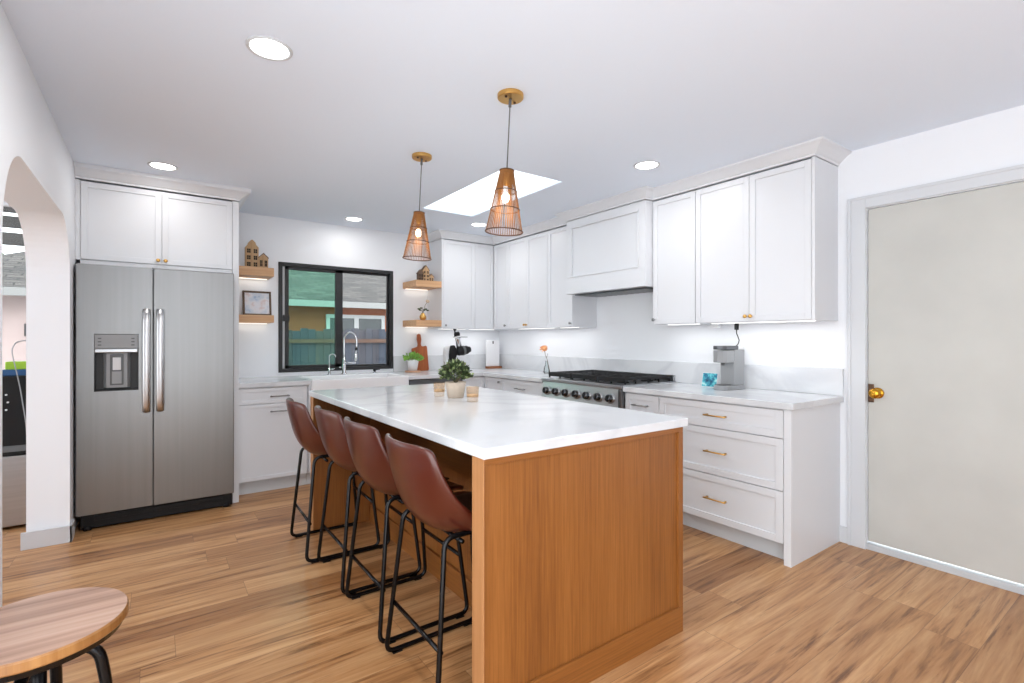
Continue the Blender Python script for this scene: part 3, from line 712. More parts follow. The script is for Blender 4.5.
def round_path(pts, r, n=5, closed=True):
    P = [Vector(p) for p in pts]; out = []
    N_ = len(P)
    for i in range(N_):
        if not closed and i in (0, N_ - 1): out.append(P[i]); continue
        a, b, c = P[i - 1], P[i], P[(i + 1) % N_]
        u = (a - b).normalized(); v = (c - b).normalized()
        p0, p1 = b + u * r, b + v * r
        for k in range(n + 1):
            t_ = k / n; out.append(p0 * (1 - t_) ** 2 + b * 2 * t_ * (1 - t_) + p1 * t_ ** 2)
    return out
def make_stool(loc, rz, label):
    g = 'leather counter stools at the island'
    t = thing('bar_stool', loc, label, 'bar stool', g, rz)
    m = stool_shell(); o = m.build('shell', LEATHER, t, True, local=True)
    so = o.modifiers.new('thick', 'SOLIDIFY'); so.thickness = .024; so.offset = 1
    sb = o.modifiers.new('sub', 'SUBSURF'); sb.levels = 1; sb.render_levels = 2
    # seat cushion pad of darker leather lying in the shell
    bm = MB(); prof = [(-.10, .600), (-.05, .598), (.03, .597), (.12, .600), (.19, .602)]
    b2 = bm.bm; rows = []
    for (x, z) in prof:
        rows.append([b2.verts.new((x, s * .15, z + .012 * abs(s) ** 2)) for s in (-1, -.5, 0, .5, 1)])
    for A, B in zip(rows, rows[1:]):
        for k in range(4): b2.faces.new((A[k], B[k], B[k + 1], A[k + 1]))
    pad = bm.build('seat_pad', LEATHD, t, True, local=True); so = pad.modifiers.new('thick', 'SOLIDIFY'); so.thickness = .014; so.offset = 0
    sb = pad.modifiers.new('sub', 'SUBSURF'); sb.levels = 1; sb.render_levels = 1
    for s in (-1, 1):
        pts = [(-.197, s * .222, .011), (.225, s * .222, .011), (.165, s * .172, .584), (-.142, s * .172, .584)]
        MB().tube(round_path(pts, .042), .0095, 10, True).build('side_frame', BLACK, t, True, local=True)
        for q in (-.15, .18): MB().box(q - .02, q + .02, s * .222 - .011, s * .222 + .011, 0, .004).build('floor_glide', PLASTIC, t, local=True)
    def at(z, x0, x1):                                    # frame half width and leg x at height z
        k = (z - .011) / .547; return .222 + (.172 - .222) * k, x0 + (x1 - x0) * k
    hw, x = at(.215, -.197, -.125); MB().tube([(x, -hw, .215), (x, hw, .215)], .008, 8).build('crossbar', BLACK, t, True, local=True)
    hw, x = at(.27, .225, .165); MB().tube([(x, -hw, .27), (x, hw, .27)], .009, 8).build('footrest', BLACK, t, True, local=True)
    for q in (-.07, .10): MB().tube([(q, -.172, .556), (q, .172, .556)], .008, 8).build('seat_support', BLACK, t, True, local=True)
    return t
s0 = make_stool((.95, 1.700, 0), 0, 'brown leather bar stool nearest the camera beside the island front end')
gS = 'leather counter stools at the island'
copy_tree(s0, (.95, 2.215, 0), 0, 'brown leather bar stool second from the island front end', gS)
copy_tree(s0, (.945, 2.708, 0), 0, 'brown leather bar stool third from the island front end, second from the fridge', gS)
copy_tree(s0, (.895, 3.178, 0), math.radians(-1.5), 'brown leather bar stool farthest from camera at the fridge end of the island', gS)

# round stool in the foreground
rc = (-.226, 1.605); rz_ = .60
t = thing('round_stool', (rc[0], rc[1], 0), 'round wooden-topped black metal stool in the lower left foreground', 'stool')
MB().lathe([(0, rz_ - .026), (.168, rz_ - .026), (.1715, rz_ - .022), (.1715, rz_ - .004), (.169, rz_), (0, rz_)], (*rc, 0), 64).build('seat', SEATE, t, False, .0)
MB().lathe([(0, rz_ + .0003), (.1688, rz_ + .0003), (.1688, rz_ + .0012), (0, rz_ + .0012)], (*rc, 0), 64).build('seat_veneer', SEATW, t)
MB().lathe([(0, rz_ - .062), (.120, rz_ - .062), (.160, rz_ - .042), (.167, rz_ - .0265), (0, rz_ - .0265)], (*rc, 0), 48).build('seat_plate', BLACK, t, False)
MB().lathe([(.018, .24), (.018, rz_ - .0625), (.0, rz_ - .0625)], (*rc, 0), 14).build('centre_screw', BLACK, t, True)
for k in range(4):
    a = math.radians(-8 + 90 * k); ca, sa = math.cos(a), math.sin(a)
    P = [(.03, .522), (.113, .522), (.130, .42), (.152, .012)]
    pts = round_path([(rc[0] + r * ca, rc[1] + r * sa, z) for r, z in P], .045, 6, False)
    MB().tube(pts, .0125, 12).build('leg', BLACK, t, True)
ring = [(rc[0] + .155 * math.cos(2 * math.pi * k / 40), rc[1] + .155 * math.sin(2 * math.pi * k / 40), .20) for k in range(40)]
MB().tube(ring, .008, 8, True).build('foot_ring', BLACK, t, True)
MB().tube([(rc[0] - .05, rc[1] + .05, .527), (rc[0] + .090, rc[1] + .05, .527)], .006, 8).build('locking_pin', BLACK, t, True)

# ------------------------------------------------------------------ pendants
PX1, PX2 = (1.372, 1.931), (1.372, 2.897)
def make_pendant(x, y, label):
    t = thing('pendant_lamp', (x, y, H), label, 'pendant lamp', 'slatted wood pendants over the island')
    MB().lathe([(0, -.0005), (.062, -.0005), (.062, -.018), (.058, -.022), (0, -.022)], (0, 0, 0), 32).build('canopy', BRASS, t, False, .001, local=True)
    sc = MB()
    for k in (-1, 1): sc.lathe([(0, -.0225), (.006, -.0225), (.006, -.028), (0, -.028)], (k * .038 * math.cos(.4), k * .038 * math.sin(.4), 0), 10)
    sc.build('canopy_screw', BRONZE, t, local=True)
    # hangs a little out of plumb
    ax = Vector((math.sin(YAW), math.cos(YAW), 0)); R = Matrix.Rotation(math.radians(2.7), 4, ax)
    top, bot, rt, rb = -.362, -.652, .032, .087
    MB().lathe([(.007, -.022), (.007, -.06), (.003, -.062), (.003, top - .03), (0, top - .03)][:], (0, 0, 0), 10).xf(R).build('cord', CABLE, t, True, local=True)
    sh = MB(); n = 48
    for k in range(n):
        a = 2 * math.pi * k / n; a2 = a + .05
        w_ = .0013
        for (aa, rr) in ((a, 0), ):
            ca, sa = math.cos(aa), math.sin(aa); tx, ty = -sa, ca
            A = Vector((rt * ca, rt * sa, top)); B = Vector((rb * ca, rb * sa, bot))
            T = Vector((tx, ty, 0)) ; Nn = Vector((ca, sa, 0))
            vs = [sh.bm.verts.new(p + T * su * w + Nn * sv * .0008) for p, w in ((A, .0019), (B, .0012)) for su, sv in ((-1, -1), (1, -1), (1, 1), (-1, 1))]
            for f in ((0, 1, 2, 3), (7, 6, 5, 4), (0, 4, 5, 1), (1, 5, 6, 2), (2, 6, 7, 3), (3, 7, 4, 0)): sh.bm.faces.new([vs[i] for i in f])
    sd = sh.xf(R).build('shade', RATTAN, t, local=True)
    for f_, rr in ((1.0, .0030), (.64, .0026), (.34, .0024), (.0, .0028)):
        rg = MB()
        z = top + (bot - top) * f_; r = rt + (rb - rt) * f_ + .0016
        rg.tube([(r * math.cos(2 * math.pi * k / 36), r * math.sin(2 * math.pi * k / 36), z) for k in range(36)], rr, 6, True)
        rg.xf(R).build('ring', RATTAND, sd, True, local=True)
    MB().lathe([(0, top + .003), (.030, top + .003), (.030, top - .004), (0, top - .004)], (0, 0, 0), 24).xf(R).build('cap', RATTAND, sd, local=True)
    # inner veneer sleeve of the upper shade
    z1 = top + (bot - top) * .34; r1 = rt + (rb - rt) * .34
    MB().lathe([(0, top - .012), (.014, top - .012), (.016, top - .05), (.014, top - .07), (0, top - .07)], (0, 0, 0), 16).xf(R).build('socket', BRASS, t, True, local=True)
    MB().sphere((0, 0, top - .128), .018, (1, 1, 1.4)).xf(R).build('bulb', BULB, t, True, local=True)
    return t
p1 = make_pendant(PX1[0], PX1[1], 'slatted wood cone pendant nearer the camera, higher and larger in view')
p2 = copy_tree(p1, (PX2[0], PX2[1], H), 0, 'slatted wood cone pendant farther away, in front of the window shelves', 'slatted wood pendants over the island')
for (px, py) in (PX1, PX2):
    l = bpy.data.lights.new('pendant_glow', 'POINT'); l.energy = PENDANT_W; l.color = (1, .84, .62); l.shadow_soft_size = .03
    lo = bpy.data.objects.new('pendant_glow', l); C.objects.link(lo); lo.location = (px - .018, py + .012, H - .56)

# ------------------------------------------------------------------ recessed lights
def make_downlight(x, y, label):
    t = thing('recessed_light', (x, y, H), label, 'ceiling light', 'recessed ceiling lights')
    mb = MB(); n = 40
    prof = [(.074, -.0003), (.086, -.0003), (.084, -.005), (.076, -.006), (.070, -.003), (.070, -.0003)]
    rings = [[mb.bm.verts.new((r * math.cos(2 * math.pi * k / n), r * math.sin(2 * math.pi * k / n), z)) for k in range(n)] for r, z in prof]
    for A, B in zip(rings, rings[1:]):
        for k in range(n): mb.bm.faces.new((A[k], A[(k + 1) % n], B[(k + 1) % n], B[k]))
    mb.build('trim_ring', TRIM, t, True, local=True)
    MB().lathe([(0, -.0012), (.0705, -.0012), (.0705, -.0022), (0, -.0022)], (0, 0, 0), 40).build('diffuser', LEDM, t, local=True)
    return t
spots = [(.372, 2.185, 'large-looking recessed light nearest the camera, top left of the ceiling'), (.043, 4.083, 'recessed ceiling light just in front of the fridge cabinet'),
         (1.563, 4.81, 'small recessed ceiling light above the window wall'), (2.667, 2.185, 'recessed ceiling light in front of the cabinets right of the hood'),
         (2.667, 4.305, 'recessed ceiling light beside the skylight near the far corner')]
d0 = make_downlight(*spots[0])
for x, y, lab in spots[1:]: copy_tree(d0, (x, y, H), 0, lab, 'recessed ceiling lights')
for x, y, _ in spots:
    l = bpy.data.lights.new('downlight', 'AREA'); l.shape = 'DISK'; l.size = .13; l.energy = DOWNLIGHT_W * (.5 if (x < .1 or y > 4.7) else 2.8 if x < 1 else 1); l.color = (1, .98, .95)
    lo = bpy.data.objects.new('downlight', l); C.objects.link(lo); lo.location = (x, y, H - .008)

# ------------------------------------------------------------------ floating shelves and what stands on them
def shelf(x0, x1, z0, z1, yf, label, strip=True):
    t = thing('floating_shelf', ((x0 + x1) / 2, (yf + YB) / 2, z0), label, 'shelf', 'oak floating shelves')
    MB().box(x0, x1, yf, YB - .0008, z0, z1).build('board', OAK, t, bevel=.002)
    MB().box(x0 + .02, x1 - .02, YB - .05, YB - .03, z0 - .006, z0 - .0004).build('light_strip', STRIPM, t)
    l = bpy.data.lights.new('shelf_light', 'AREA'); l.shape = 'RECTANGLE'; l.size = x1 - x0 - .04; l.size_y = .02; l.energy = .045; l.color = (1, .93, .82)
    lo = bpy.data.objects.new('shelf_light', l); C.objects.link(lo); lo.location = ((x0 + x1) / 2, YB - .04, z0 - .008)
    return t
SYF = 4.88
shelf(.532, .868, 1.828, 1.904, SYF, 'upper oak floating shelf left of the window, under the wooden houses')
shelf(.532, .868, 1.416, 1.482, SYF, 'lower oak floating shelf left of the window, holding the framed picture')
shelf(2.215, 2.511, 1.822, 1.890, 4.815, 'upper oak floating shelf right of the window, under small houses')
shelf(2.215, 2.511, 1.404, 1.472, 4.815, 'lower oak floating shelf right of the window, under the small gold vase')

def house(x, y, z, w_, d_, h_, label, m, roofm, cols, rows, stepped=False):
    t = thing('wooden_house', (x, y, z), label, 'decoration', 'wooden house ornaments')
    hw = w_ / 2; wallh = h_ * .72
    if stepped:
        prof = [(-hw, 0), (hw, 0), (hw, wallh), (hw * .62, wallh + h_ * .10), (hw * .5, wallh + h_ * .18), (hw * .2, h_ * .97), (0, h_), (-hw * .2, h_ * .97), (-hw * .5, wallh + h_ * .18), (-hw * .62, wallh + h_ * .10), (-hw, wallh)]
    else: prof = [(-hw, 0), (hw, 0), (hw, wallh), (0, h_), (-hw, wallh)]
    MB().prism([(x + a, z + b) for a, b in prof], 'Y', y - d_ / 2, y + d_ / 2).build('house_body', m, t)
    for i in range(cols):
        for j in range(rows):
            wb_ = MB(); cx = x - hw + w_ * (i + .5) / cols; cz = z + wallh * (j + .45) / rows
            ww, wh = w_ / cols * .27, wallh / rows * .3
            for s0_, s1_ in ((-ww, -.001), (.001, ww)):
                for q0, q1 in ((-wh, -.001), (.001, wh)): wb_.box(cx + s0_, cx + s1_, y - d_ / 2 - .0015, y - d_ / 2 - .0003, cz + q0, cz + q1)
            wb_.build('window', mat_dark, t)
    if roofm:
        MB().prism([(x - hw - .004, z + wallh - .004), (x, z + h_ + .001), (x + hw + .004, z + wallh - .004), (x + hw + .004, z + wallh + .004), (x, z + h_ + .01), (x - hw - .004, z + wallh + .004)], 'Y', y - d_ / 2 - .002, y + d_ / 2 + .002).build('roof', roofm, t)
    return t
mat_dark = mat('dark_cutout', (42, 32, 26), .8)
house(.698, 4.95, 1.9042, .105, .05, .245, 'tall wooden house ornament on the upper left shelf', HOUSEW, None, 2, 3, True)
house(.788, 4.94, 1.9042, .075, .05, .125, 'small gabled wooden house ornament right of the tall one', HOUSEW, HOUSED, 2, 1)
house(2.372, 4.93, 1.8902, .075, .05, .165, 'tallest wooden house ornament on the upper right shelf', HOUSEW, HOUSED, 2, 3)
house(2.312, 4.93, 1.8902, .055, .05, .115, 'dark wooden house ornament at left on upper right shelf', HOUSED, HOUSED, 2, 2)
house(2.434, 4.93, 1.8902, .055, .05, .075, 'smallest wooden house ornament at right on upper right shelf', HOUSEW, HOUSED, 2, 1)

# framed picture leaning on the lower left shelf
t = thing('framed_picture', (.76, 5.06, 1.4825), 'small dark-framed pale blue picture leaning on the lower left shelf', 'picture')
RL = Matrix.Translation((.76, 5.06, 1.4825)) @ Matrix.Rotation(math.radians(-9), 4, 'X')
f = MB(); frame4(f, -.118, .118, 0, .228, .017, -.012, .012); f.xf(RL).build('frame', HOUSED, t, bevel=.002)
MB().box(-.102, .102, -.006, .008, .016, .212).xf(RL).build('artwork', ARTP, t)

# gold vase with sprigs
t = thing('bud_vase', (2.345, 4.93, 1.4722), 'small gold vase with twigs and a pale bloom on lower right shelf', 'vase')
MB().lathe([(0, 0), (.022, 0), (.034, .02), (.036, .04), (.026, .06), (.017, .07), (.019, .078), (0, .078)], (2.345, 4.93, 1.4722), 20).build('vase', BRASS, t, True)
mb = MB()
for dx, dz in ((-.05, .12), (-.02, .13), (.03, .12), (.055, .11), (.05, .20)): mb.tube([(2.345, 4.93, 1.545), (2.345 + dx * .5, 4.93, 1.55 + dz * .4), (2.345 + dx, 4.92, 1.4722 + dz)], .002, 5)
mb.build('twig', STEM, t)
mb = MB()
for dx, dz in ((-.05, .12), (-.022, .13), (.03, .12), (.052, .108), (-.035, .108), (.01, .11)): mb.sphere((2.345 + dx, 4.92, 1.4722 + dz), .014, (1.3, .7, .6), 8, 6)
mb.build('leaf', LEAF, t, True)
MB().sphere((2.397, 4.92, 1.678), .021, (1, 1, .8), 12, 8).build('bloom', WAX, t, True)

# ------------------------------------------------------------------ sink fittings
t = thing('kitchen_faucet', (1.55, 5.05, .914), 'tall chrome spring faucet with arched neck behind the sink', 'faucet')
fx, fy = 1.545, 5.06
MB().lathe([(0, 0), (.027, 0), (.027, .01), (.018, .016), (.018, .10), (.013, .105), (.013, .16), (0, .16)], (fx, fy, .9145), 18).build('base', CHROME, t, True)
arc = [(fx, fy, 1.07)] + [(fx, fy, 1.07 + .18 * k / 4) for k in range(1, 5)]
arc += [(fx + .05 - .05 * math.cos(math.pi * k / 10), fy - .04 + .04 * math.cos(math.pi * k / 10), 1.25 + .085 * math.sin(math.pi * k / 10)) for k in range(1, 11)]
arc += [(fx + .10, fy - .08, 1.20), (fx + .095, fy - .078, 1.13)]
MB().tube(arc, .0085, 10).build('neck', CHROME, t, True)
MB().lathe([(0, 0), (.014, 0), (.017, .03), (.013, .075), (.010, .08), (0, .08)], (fx + .094, fy - .078, 1.052), 14).build('spray_head', CHROME, t, True)
MB().lathe([(0, 0), (.0135, 0), (.0135, .028), (0, .028)], (fx + .097, fy - .079, 1.155), 12).build('spray_grip', PLASTIC, t, True)
MB().tube([(fx, fy, 1.03), (fx + .094, fy - .078, 1.03)], .007, 8).tube([(fx - .015, fy, .985), (fx - .055, fy - .02, .99)], .005, 8).build('docking_arm', CHROME, t, True)
t = thing('filter_tap', (1.40, 5.05, .914), 'small chrome filtered-water tap left of the tall faucet', 'tap')
MB().lathe([(0, 0), (.02, 0), (.02, .008), (.010, .012), (.010, .07), (0, .07)], (1.40, 5.06, .9145), 14).build('base', CHROME, t, True)
MB().tube(round_path([(1.40, 5.06, .98), (1.40, 5.06, 1.12), (1.45, 5.02, 1.12), (1.45, 5.02, 1.09)], .03, 5, False), .006, 8).build('spout', CHROME, t, True)
MB().tube([(1.40, 5.06, .965), (1.44, 5.04, .975)], .005, 8).build('lever', CHROME, t, True)
t = thing('soap_dispenser', (1.86, 5.06, .914), 'low chrome and black deck fitting at the right end of the sink', 'sink fitting')
MB().lathe([(0, 0), (.022, 0), (.022, .01), (.012, .014), (.012, .026), (0, .026)], (1.86, 5.06, .9145), 14).build('base', CHROME, t, True)
MB().lathe([(0, .0265), (.016, .0265), (.018, .045), (0, .046)], (1.86, 5.06, .9145), 14).tube([(1.86, 5.06, .95), (1.905, 5.03, .956)], .006, 8).build('pump_head', PLASTIC, t, True)

# ------------------------------------------------------------------ things on the back worktop
def board_profile(w_, h_, hh, hw=.022):
    pts = [(-w_ / 2, .012), (-w_ / 2 + .012, 0), (w_ / 2 - .012, 0), (w_ / 2, .012), (w_ / 2 - .012, h_ - .012), (w_ / 2 - .025, h_), (w_ / 2 - .06, h_ - .008), (hw, h_ - .004), (hw * .8, h_ + .02), (hw * 1.15, h_ + hh * .55), (hw * .9, h_ + hh * .92), (0, h_ + hh)]
    return pts + [(-x, z) for x, z in pts[:0]] + [(-hw * .9, h_ + hh * .92), (-hw * 1.15, h_ + hh * .55), (-hw * .8, h_ + .02), (-hw, h_ - .008), (-w_ / 2 + .05, h_ - .02), (-w_ / 2 + .012, h_ - .03)]
pr = board_profile(.205, .28, .135)
cbm = MB().prism(pr, 'Y', -.01, .01).xf(Matrix.Translation((2.395, 5.098, .9165)) @ Matrix.Rotation(math.radians(-6), 4, 'X')).build('cutting_board', BOARDW, bevel=.003)
tag(cbm, 'reddish-brown wooden paddle cutting board leaning against the back wall', 'cutting board')
tr = MB().lathe([(0, 0), (.078, 0), (.084, .004), (.084, .016), (.08, .018), (0, .018)], (2.245, 4.965, .9145), 36).build('wooden_tray', TRAYW, None, False, .001)
tag(tr, 'small round wooden trivet under the white succulent pot', 'trivet')
def leaves(mb, c, R, n, L, w_, flat=1.0, up=.2):
    for _ in range(n):
        th = random.uniform(0, 2 * math.pi); ph = math.acos(random.uniform(-.25, 1)); d = Vector((math.sin(ph) * math.cos(th), math.sin(ph) * math.sin(th), math.cos(ph) * flat))
        p = Vector(c) + d * R * random.uniform(.45, 1.0)
        dr_ = (d + Vector((random.uniform(-.6, .6), random.uniform(-.6, .6), random.uniform(-.3, .6) + up))).normalized()
        sd_ = dr_.cross(Vector((random.uniform(-1, 1), random.uniform(-1, 1), random.uniform(-1, 1)))).normalized(); nn = dr_.cross(sd_)
        l = L * random.uniform(.7, 1.2); ww = w_ * random.uniform(.8, 1.2)
        A = mb.bm.verts.new(p); B = mb.bm.verts.new(p + dr_ * l * .45 + sd_ * ww + nn * ww * .25); D = mb.bm.verts.new(p + dr_ * l * .45 - sd_ * ww + nn * ww * .25); E_ = mb.bm.verts.new(p + dr_ * l); M_ = mb.bm.verts.new(p + dr_ * l * .5)
        mb.bm.faces.new((A, M_, B)); mb.bm.faces.new((B, M_, E_)); mb.bm.faces.new((A, D, M_)); mb.bm.faces.new((D, E_, M_))
t = thing('potted_succulent', (2.245, 4.965, .9335), 'bright green plant in a small white pot right of the window', 'plant')
MB().lathe([(0, 0), (.045, 0), (.062, .105), (.064, .118), (.058, .118), (.056, .108), (0, .108)], (2.245, 4.965, .933), 28).build('pot', POTW, t, True)
mb = MB(); leaves(mb, (2.245, 4.965, 1.055), .098, 190, .038, .013, .6); mb.build('foliage', LEAFB, t)

# slow juicer
jx, jy = 2.638, 4.74
t = thing('slow_juicer', (jx, jy, .914), 'black and grey slow juicer standing behind the island plant', 'juicer')
MB().box(jx - .13, jx - .015, jy - .02, jy + .10, .9145, .935).build('base', GREYP, t, bevel=.01)
MB().prism([(jx - .105, .936), (jx - .02, .936), (jx - .03, 1.06), (jx - .02, 1.17), (jx - .06, 1.195), (jx - .10, 1.18), (jx - .11, 1.10)], 'Y', jy - .005, jy + .09).build('motor_housing', BEAD, t, bevel=.012)
MB().prism([(jx - .085, .936), (jx - .005, .936), (jx - .02, 1.05), (jx + .01, 1.13), (jx - .03, 1.205), (jx - .075, 1.20), (jx - .09, 1.10)], 'Y', jy - .05, jy - .0055).build('front_housing', PLASTIC, t, bevel=.012)
R = Matrix.Rotation(math.radians(82), 3, 'Y')
MB().lathe([(0, 0), (.042, 0), (.048, .02), (.050, .07), (.046, .12), (.035, .14), (.030, .16), (0, .16)], (jx + .005, jy - .03, 1.135), 24, R).build('drum', PLASTIC, t, True)
MB().lathe([(.0505, .06), (.053, .062), (.053, .085), (.0505, .087)], (jx + .005, jy - .03, 1.135), 24, R).build('drum_collar', GREYD, t, True)
Rt = Matrix.Rotation(math.radians(-10), 3, 'Y')
MB().lathe([(0, 0), (.032, 0), (.028, .105), (.033, .118), (0, .12)], (jx + .03, jy - .03, 1.165), 18, Rt).build('feed_chute', CHROME, t, True)
MB().lathe([(0, .140), (.033, .140), (.033, .168), (.025, .183), (0, .185)], (jx + .03, jy - .03, 1.165), 18, Rt).build('chute_cap', PLASTIC, t, True)
MB().box(jx - .03, jx + .115, jy - .065, jy + .005, 1.288, 1.2945).build('hopper_tray', STEELD, t, bevel=.003)
MB().lathe([(0, 0), (.006, 0), (.008, .066), (.018, .07), (.018, .081), (0, .083)], (jx - .024, jy - .03, 1.295), 12).build('pusher', PLASTIC, t, True)

# white board in the corner
t = thing('serving_board', (3.32, 5.07, .914), 'white board with a hanging hole standing in the corner on a wooden foot', 'board')
MB().box(3.235, 3.425, 5.052, 5.070, .942, 1.256).build('board', MARBLE, t, bevel=.004)
MB().box(3.25, 3.44, 5.02, 5.10, .9145, .9415).build('wooden_foot', BROWNW, t, bevel=.003)
MB().box(3.322, 3.338, 5.0495, 5.0517, 1.212, 1.246).build('hanging_hole', GREYD, t)

# flower in clear glass vase
vx, vy = 3.30, 4.00
t = thing('glass_vase', (vx, vy, .914), 'clear glass bud vase with one peach flower left of the range', 'vase')
MB().lathe([(0, 0), (.028, 0), (.032, .02), (.026, .06), (.014, .09), (.012, .125), (.015, .13), (.012, .13), (.010, .125), (.012, .09), (.024, .06), (.029, .02), (.025, .006), (0, .006)], (vx, vy, .9145), 20).build('glass', CLEARG, t, True)
MB().tube([(vx + .012, vy - .04, .93), (vx + .004, vy - .01, 1.05), (vx, vy + .015, 1.10), (vx, vy + .035, 1.155)], .003, 6).tube([(vx, vy + .0, 1.07), (vx, vy - .022, 1.12)], .002, 5).build('stem', STEM, t)
mb = MB()
for k in range(16):
    a = 2 * math.pi * k / 16; d = Vector((.45 * math.cos(a), math.cos(a) * .2 + math.sin(a) * .9, .35 + .75 * math.sin(a * 1.0 + .9))).normalized()
    c = Vector((vx, vy + .038, 1.163)); sd_ = d.cross(Vector((1, 0, .3))).normalized() * .008
    A, B, D, E_ = (mb.bm.verts.new(c + d * .003), mb.bm.verts.new(c + d * .034 + sd_ * 1.6), mb.bm.verts.new(c + d * .034 - sd_ * 1.6), mb.bm.verts.new(c + d * .052 + Vector((-.006, 0, 0))))
    mb.bm.faces.new((A, B, E_, D))
mb.sphere((vx - .004, vy + .038, 1.163), .020, (1, 1, 1), 10, 8)
mb.build('flower', PEACH, t)

# ------------------------------------------------------------------ coffee corner
t = thing('coffee_maker', (3.30, 1.985, .914), 'slim grey single-serve coffee maker on the right counter', 'coffee maker')
cy0, cy1 = 1.93, 2.04
MB().prism([(3.18 + .03, cy0), (3.42, cy0), (3.42, cy1), (3.21, cy1), (3.187, cy1 - .02), (3.18, (cy0 + cy1) / 2), (3.187, cy0 + .02)], 'Z', .9145, .945).build('base', GREYP, t, bevel=.004)
MB().box(3.20, 3.27, cy0 + .015, cy1 - .015, .9455, .951).build('drip_tray', GREYD, t, bevel=.002)
MB().box(3.29, 3.42, cy0, cy1, .9455, 1.195).build('body', GREYP, t, bevel=.006)
MB().prism([(3.20, cy0 + .003), (3.2895, cy0 + .003), (3.2895, cy1 - .003), (3.20, cy1 - .003), (3.178, cy1 - .02), (3.168, (cy0 + cy1) / 2), (3.178, cy0 + .02)], 'Z', 1.105, 1.19).build('brew_head', GREYP, t, bevel=.004)
MB().prism([(3.20, cy0 + .003), (3.345, cy0 + .003), (3.345, cy1 - .003), (3.20, cy1 - .003), (3.176, cy1 - .02), (3.164, (cy0 + cy1) / 2), (3.176, cy0 + .02)], 'Z', 1.1955, 1.222).build('lid', STEELD, t, bevel=.004)
MB().box(3.35, 3.42, cy0 + .006, cy1 - .006, 1.1955, 1.214).build('tank_lid', BEAD, t, bevel=.003)
MB().lathe([(0, 0), (.012, 0), (.014, .02), (0, .02)], (3.235, (cy0 + cy1) / 2, 1.0845), 14).build('spout', GREYD, t, True)
# photo card
RC = Matrix.Translation((3.33, 2.155, .9147)) @ Matrix.Rotation(math.radians(12), 4, 'Y')
t = thing('picture_card', (3.33, 2.155, .914), 'small blue seaside picture card propped left of the coffee maker', 'card')
MB().box(-.002, .002, -.062, .062, 0, .106).xf(RC).build('card', MARBLE, t)
MB().box(-.0032, -.0022, -.059, .059, .003, .103).xf(RC).build('picture', ARTC, t)
MB().prism([(.003, .001), (.05, .001), (.02, .085)], 'Y', 2.15 - .002, 2.15 + .002).xf(Matrix.Translation((3.332, 0, .9145))).build('stand', MARBLE, t)
# under-cabinet outlet strip and plug
t = thing('outlet_strip', (3.40, 2.15, 1.35), 'white outlet block mounted under the wall cabinet above the picture card', 'outlet')
MB().box(3.385, 3.425, 2.115, 2.185, 1.352, 1.3825).build('housing', BEAD, t, bevel=.003)
t = thing('power_plug', (3.40, 1.98, 1.34), 'black plug and cord hanging under the cabinet above the coffee maker', 'plug')
MB().box(3.388, 3.412, 1.968, 1.992, 1.335, 1.382).build('plug', PLASTIC, t, bevel=.004)
MB().tube([(3.40, 1.98, 1.335), (3.40, 1.98, 1.31), (3.405, 1.972, 1.285), (3.41, 1.966, 1.26), (3.408, 1.972, 1.235), (3.40, 1.985, 1.2155)], .0035, 8).build('cord', PLASTIC, t, True)

# ------------------------------------------------------------------ things on the island
ZI = IZ + .0005
t = thing('potted_plant', (1.445, 2.575, ZI), 'bushy dark green plant in a beige pot on the island', 'plant')
px, py = 1.438, 2.580
MB().lathe([(0, 0), (.046, 0), (.060, .085), (.062, .092), (.056, .092), (.054, .082), (0, .082)], (px, py, ZI), 32).build('pot', POTC, t, True)
MB().lathe([(0, .0822), (.053, .0822), (0, .086)], (px, py, ZI), 20).build('soil', SOIL, t)
mb = MB()
for k in range(14):
    a = 2 * math.pi * k / 14; mb.tube([(px, py, ZI + .08), (px + .04 * math.cos(a), py + .04 * math.sin(a), ZI + .13), (px + .075 * math.cos(a), py + .075 * math.sin(a), ZI + .15 + .03 * (k % 3))], .0018, 5)
mb.build('stems', STEM, t)
mb = MB(); leaves(mb, (px, py, ZI + .128), .088, 380, .028, .0095, .95); mb.build('foliage', LEAF, t)
mb = MB(); leaves(mb, (px, py, ZI + .130), .090, 150, .026, .009, .95); mb.build('lighter_leaves', LEAF2, t)
def candle(x, y, label):
    t = thing('candle_glass', (x, y, ZI), label, 'candle holder', 'amber candle glasses on the island')
    MB().lathe([(0, 0), (.030, 0), (.032, .004), (.030, .016), (.033, .022), (.0355, .082), (.0335, .082), (.031, .026), (0, .024)], (0, 0, 0), 28).build('glass', AMBER, t, True, local=True)
    MB().lathe([(0, .0245), (.0305, .0265), (.0315, .040), (0, .041)], (0, 0, 0), 24).build('wax', WAX, t, True, local=True)
    return t
cg = candle(1.418, 2.355, 'amber ribbed candle glass right of the island plant')
copy_tree(cg, (1.392, 2.70, ZI), 0, 'amber ribbed candle glass left of and behind the island plant', 'amber candle glasses on the island')

# ------------------------------------------------------------------ nook beyond the arch
t = thing('nook_appliance', (-.92, 4.85, 0), 'black-topped stainless appliance seen through the archway', 'appliance')
MB().box(-1.25, -.66, 4.64, 5.12, .02, .49).build('lower_body', STEEL, t, bevel=.006)
MB().box(-1.25, -.66, 4.63, 5.12, .492, 1.02).build('upper_body', PLASTIC, t, bevel=.008)
for k in range(3): MB().lathe([(0, 0), (.006, 0), (.006, .006), (0, .006)], (-.80 + .008 * (k % 2), 4.6295, .90 - .05 * k), 10, Matrix.Rotation(math.radians(90), 3, 'X')).build('button', BEAD, t, True)
MB().box(-1.2, -.70, 4.622, 4.6295, .52, .56).build('grip_bar', GREYD, t, bevel=.002)
for xx in (-1.2, -.71):
    for q in (4.72, 5.05): MB().lathe([(.02, 0), (.02, .0195), (0, .0195)], (xx, q, 0), 10).build('foot', PLASTIC, t)
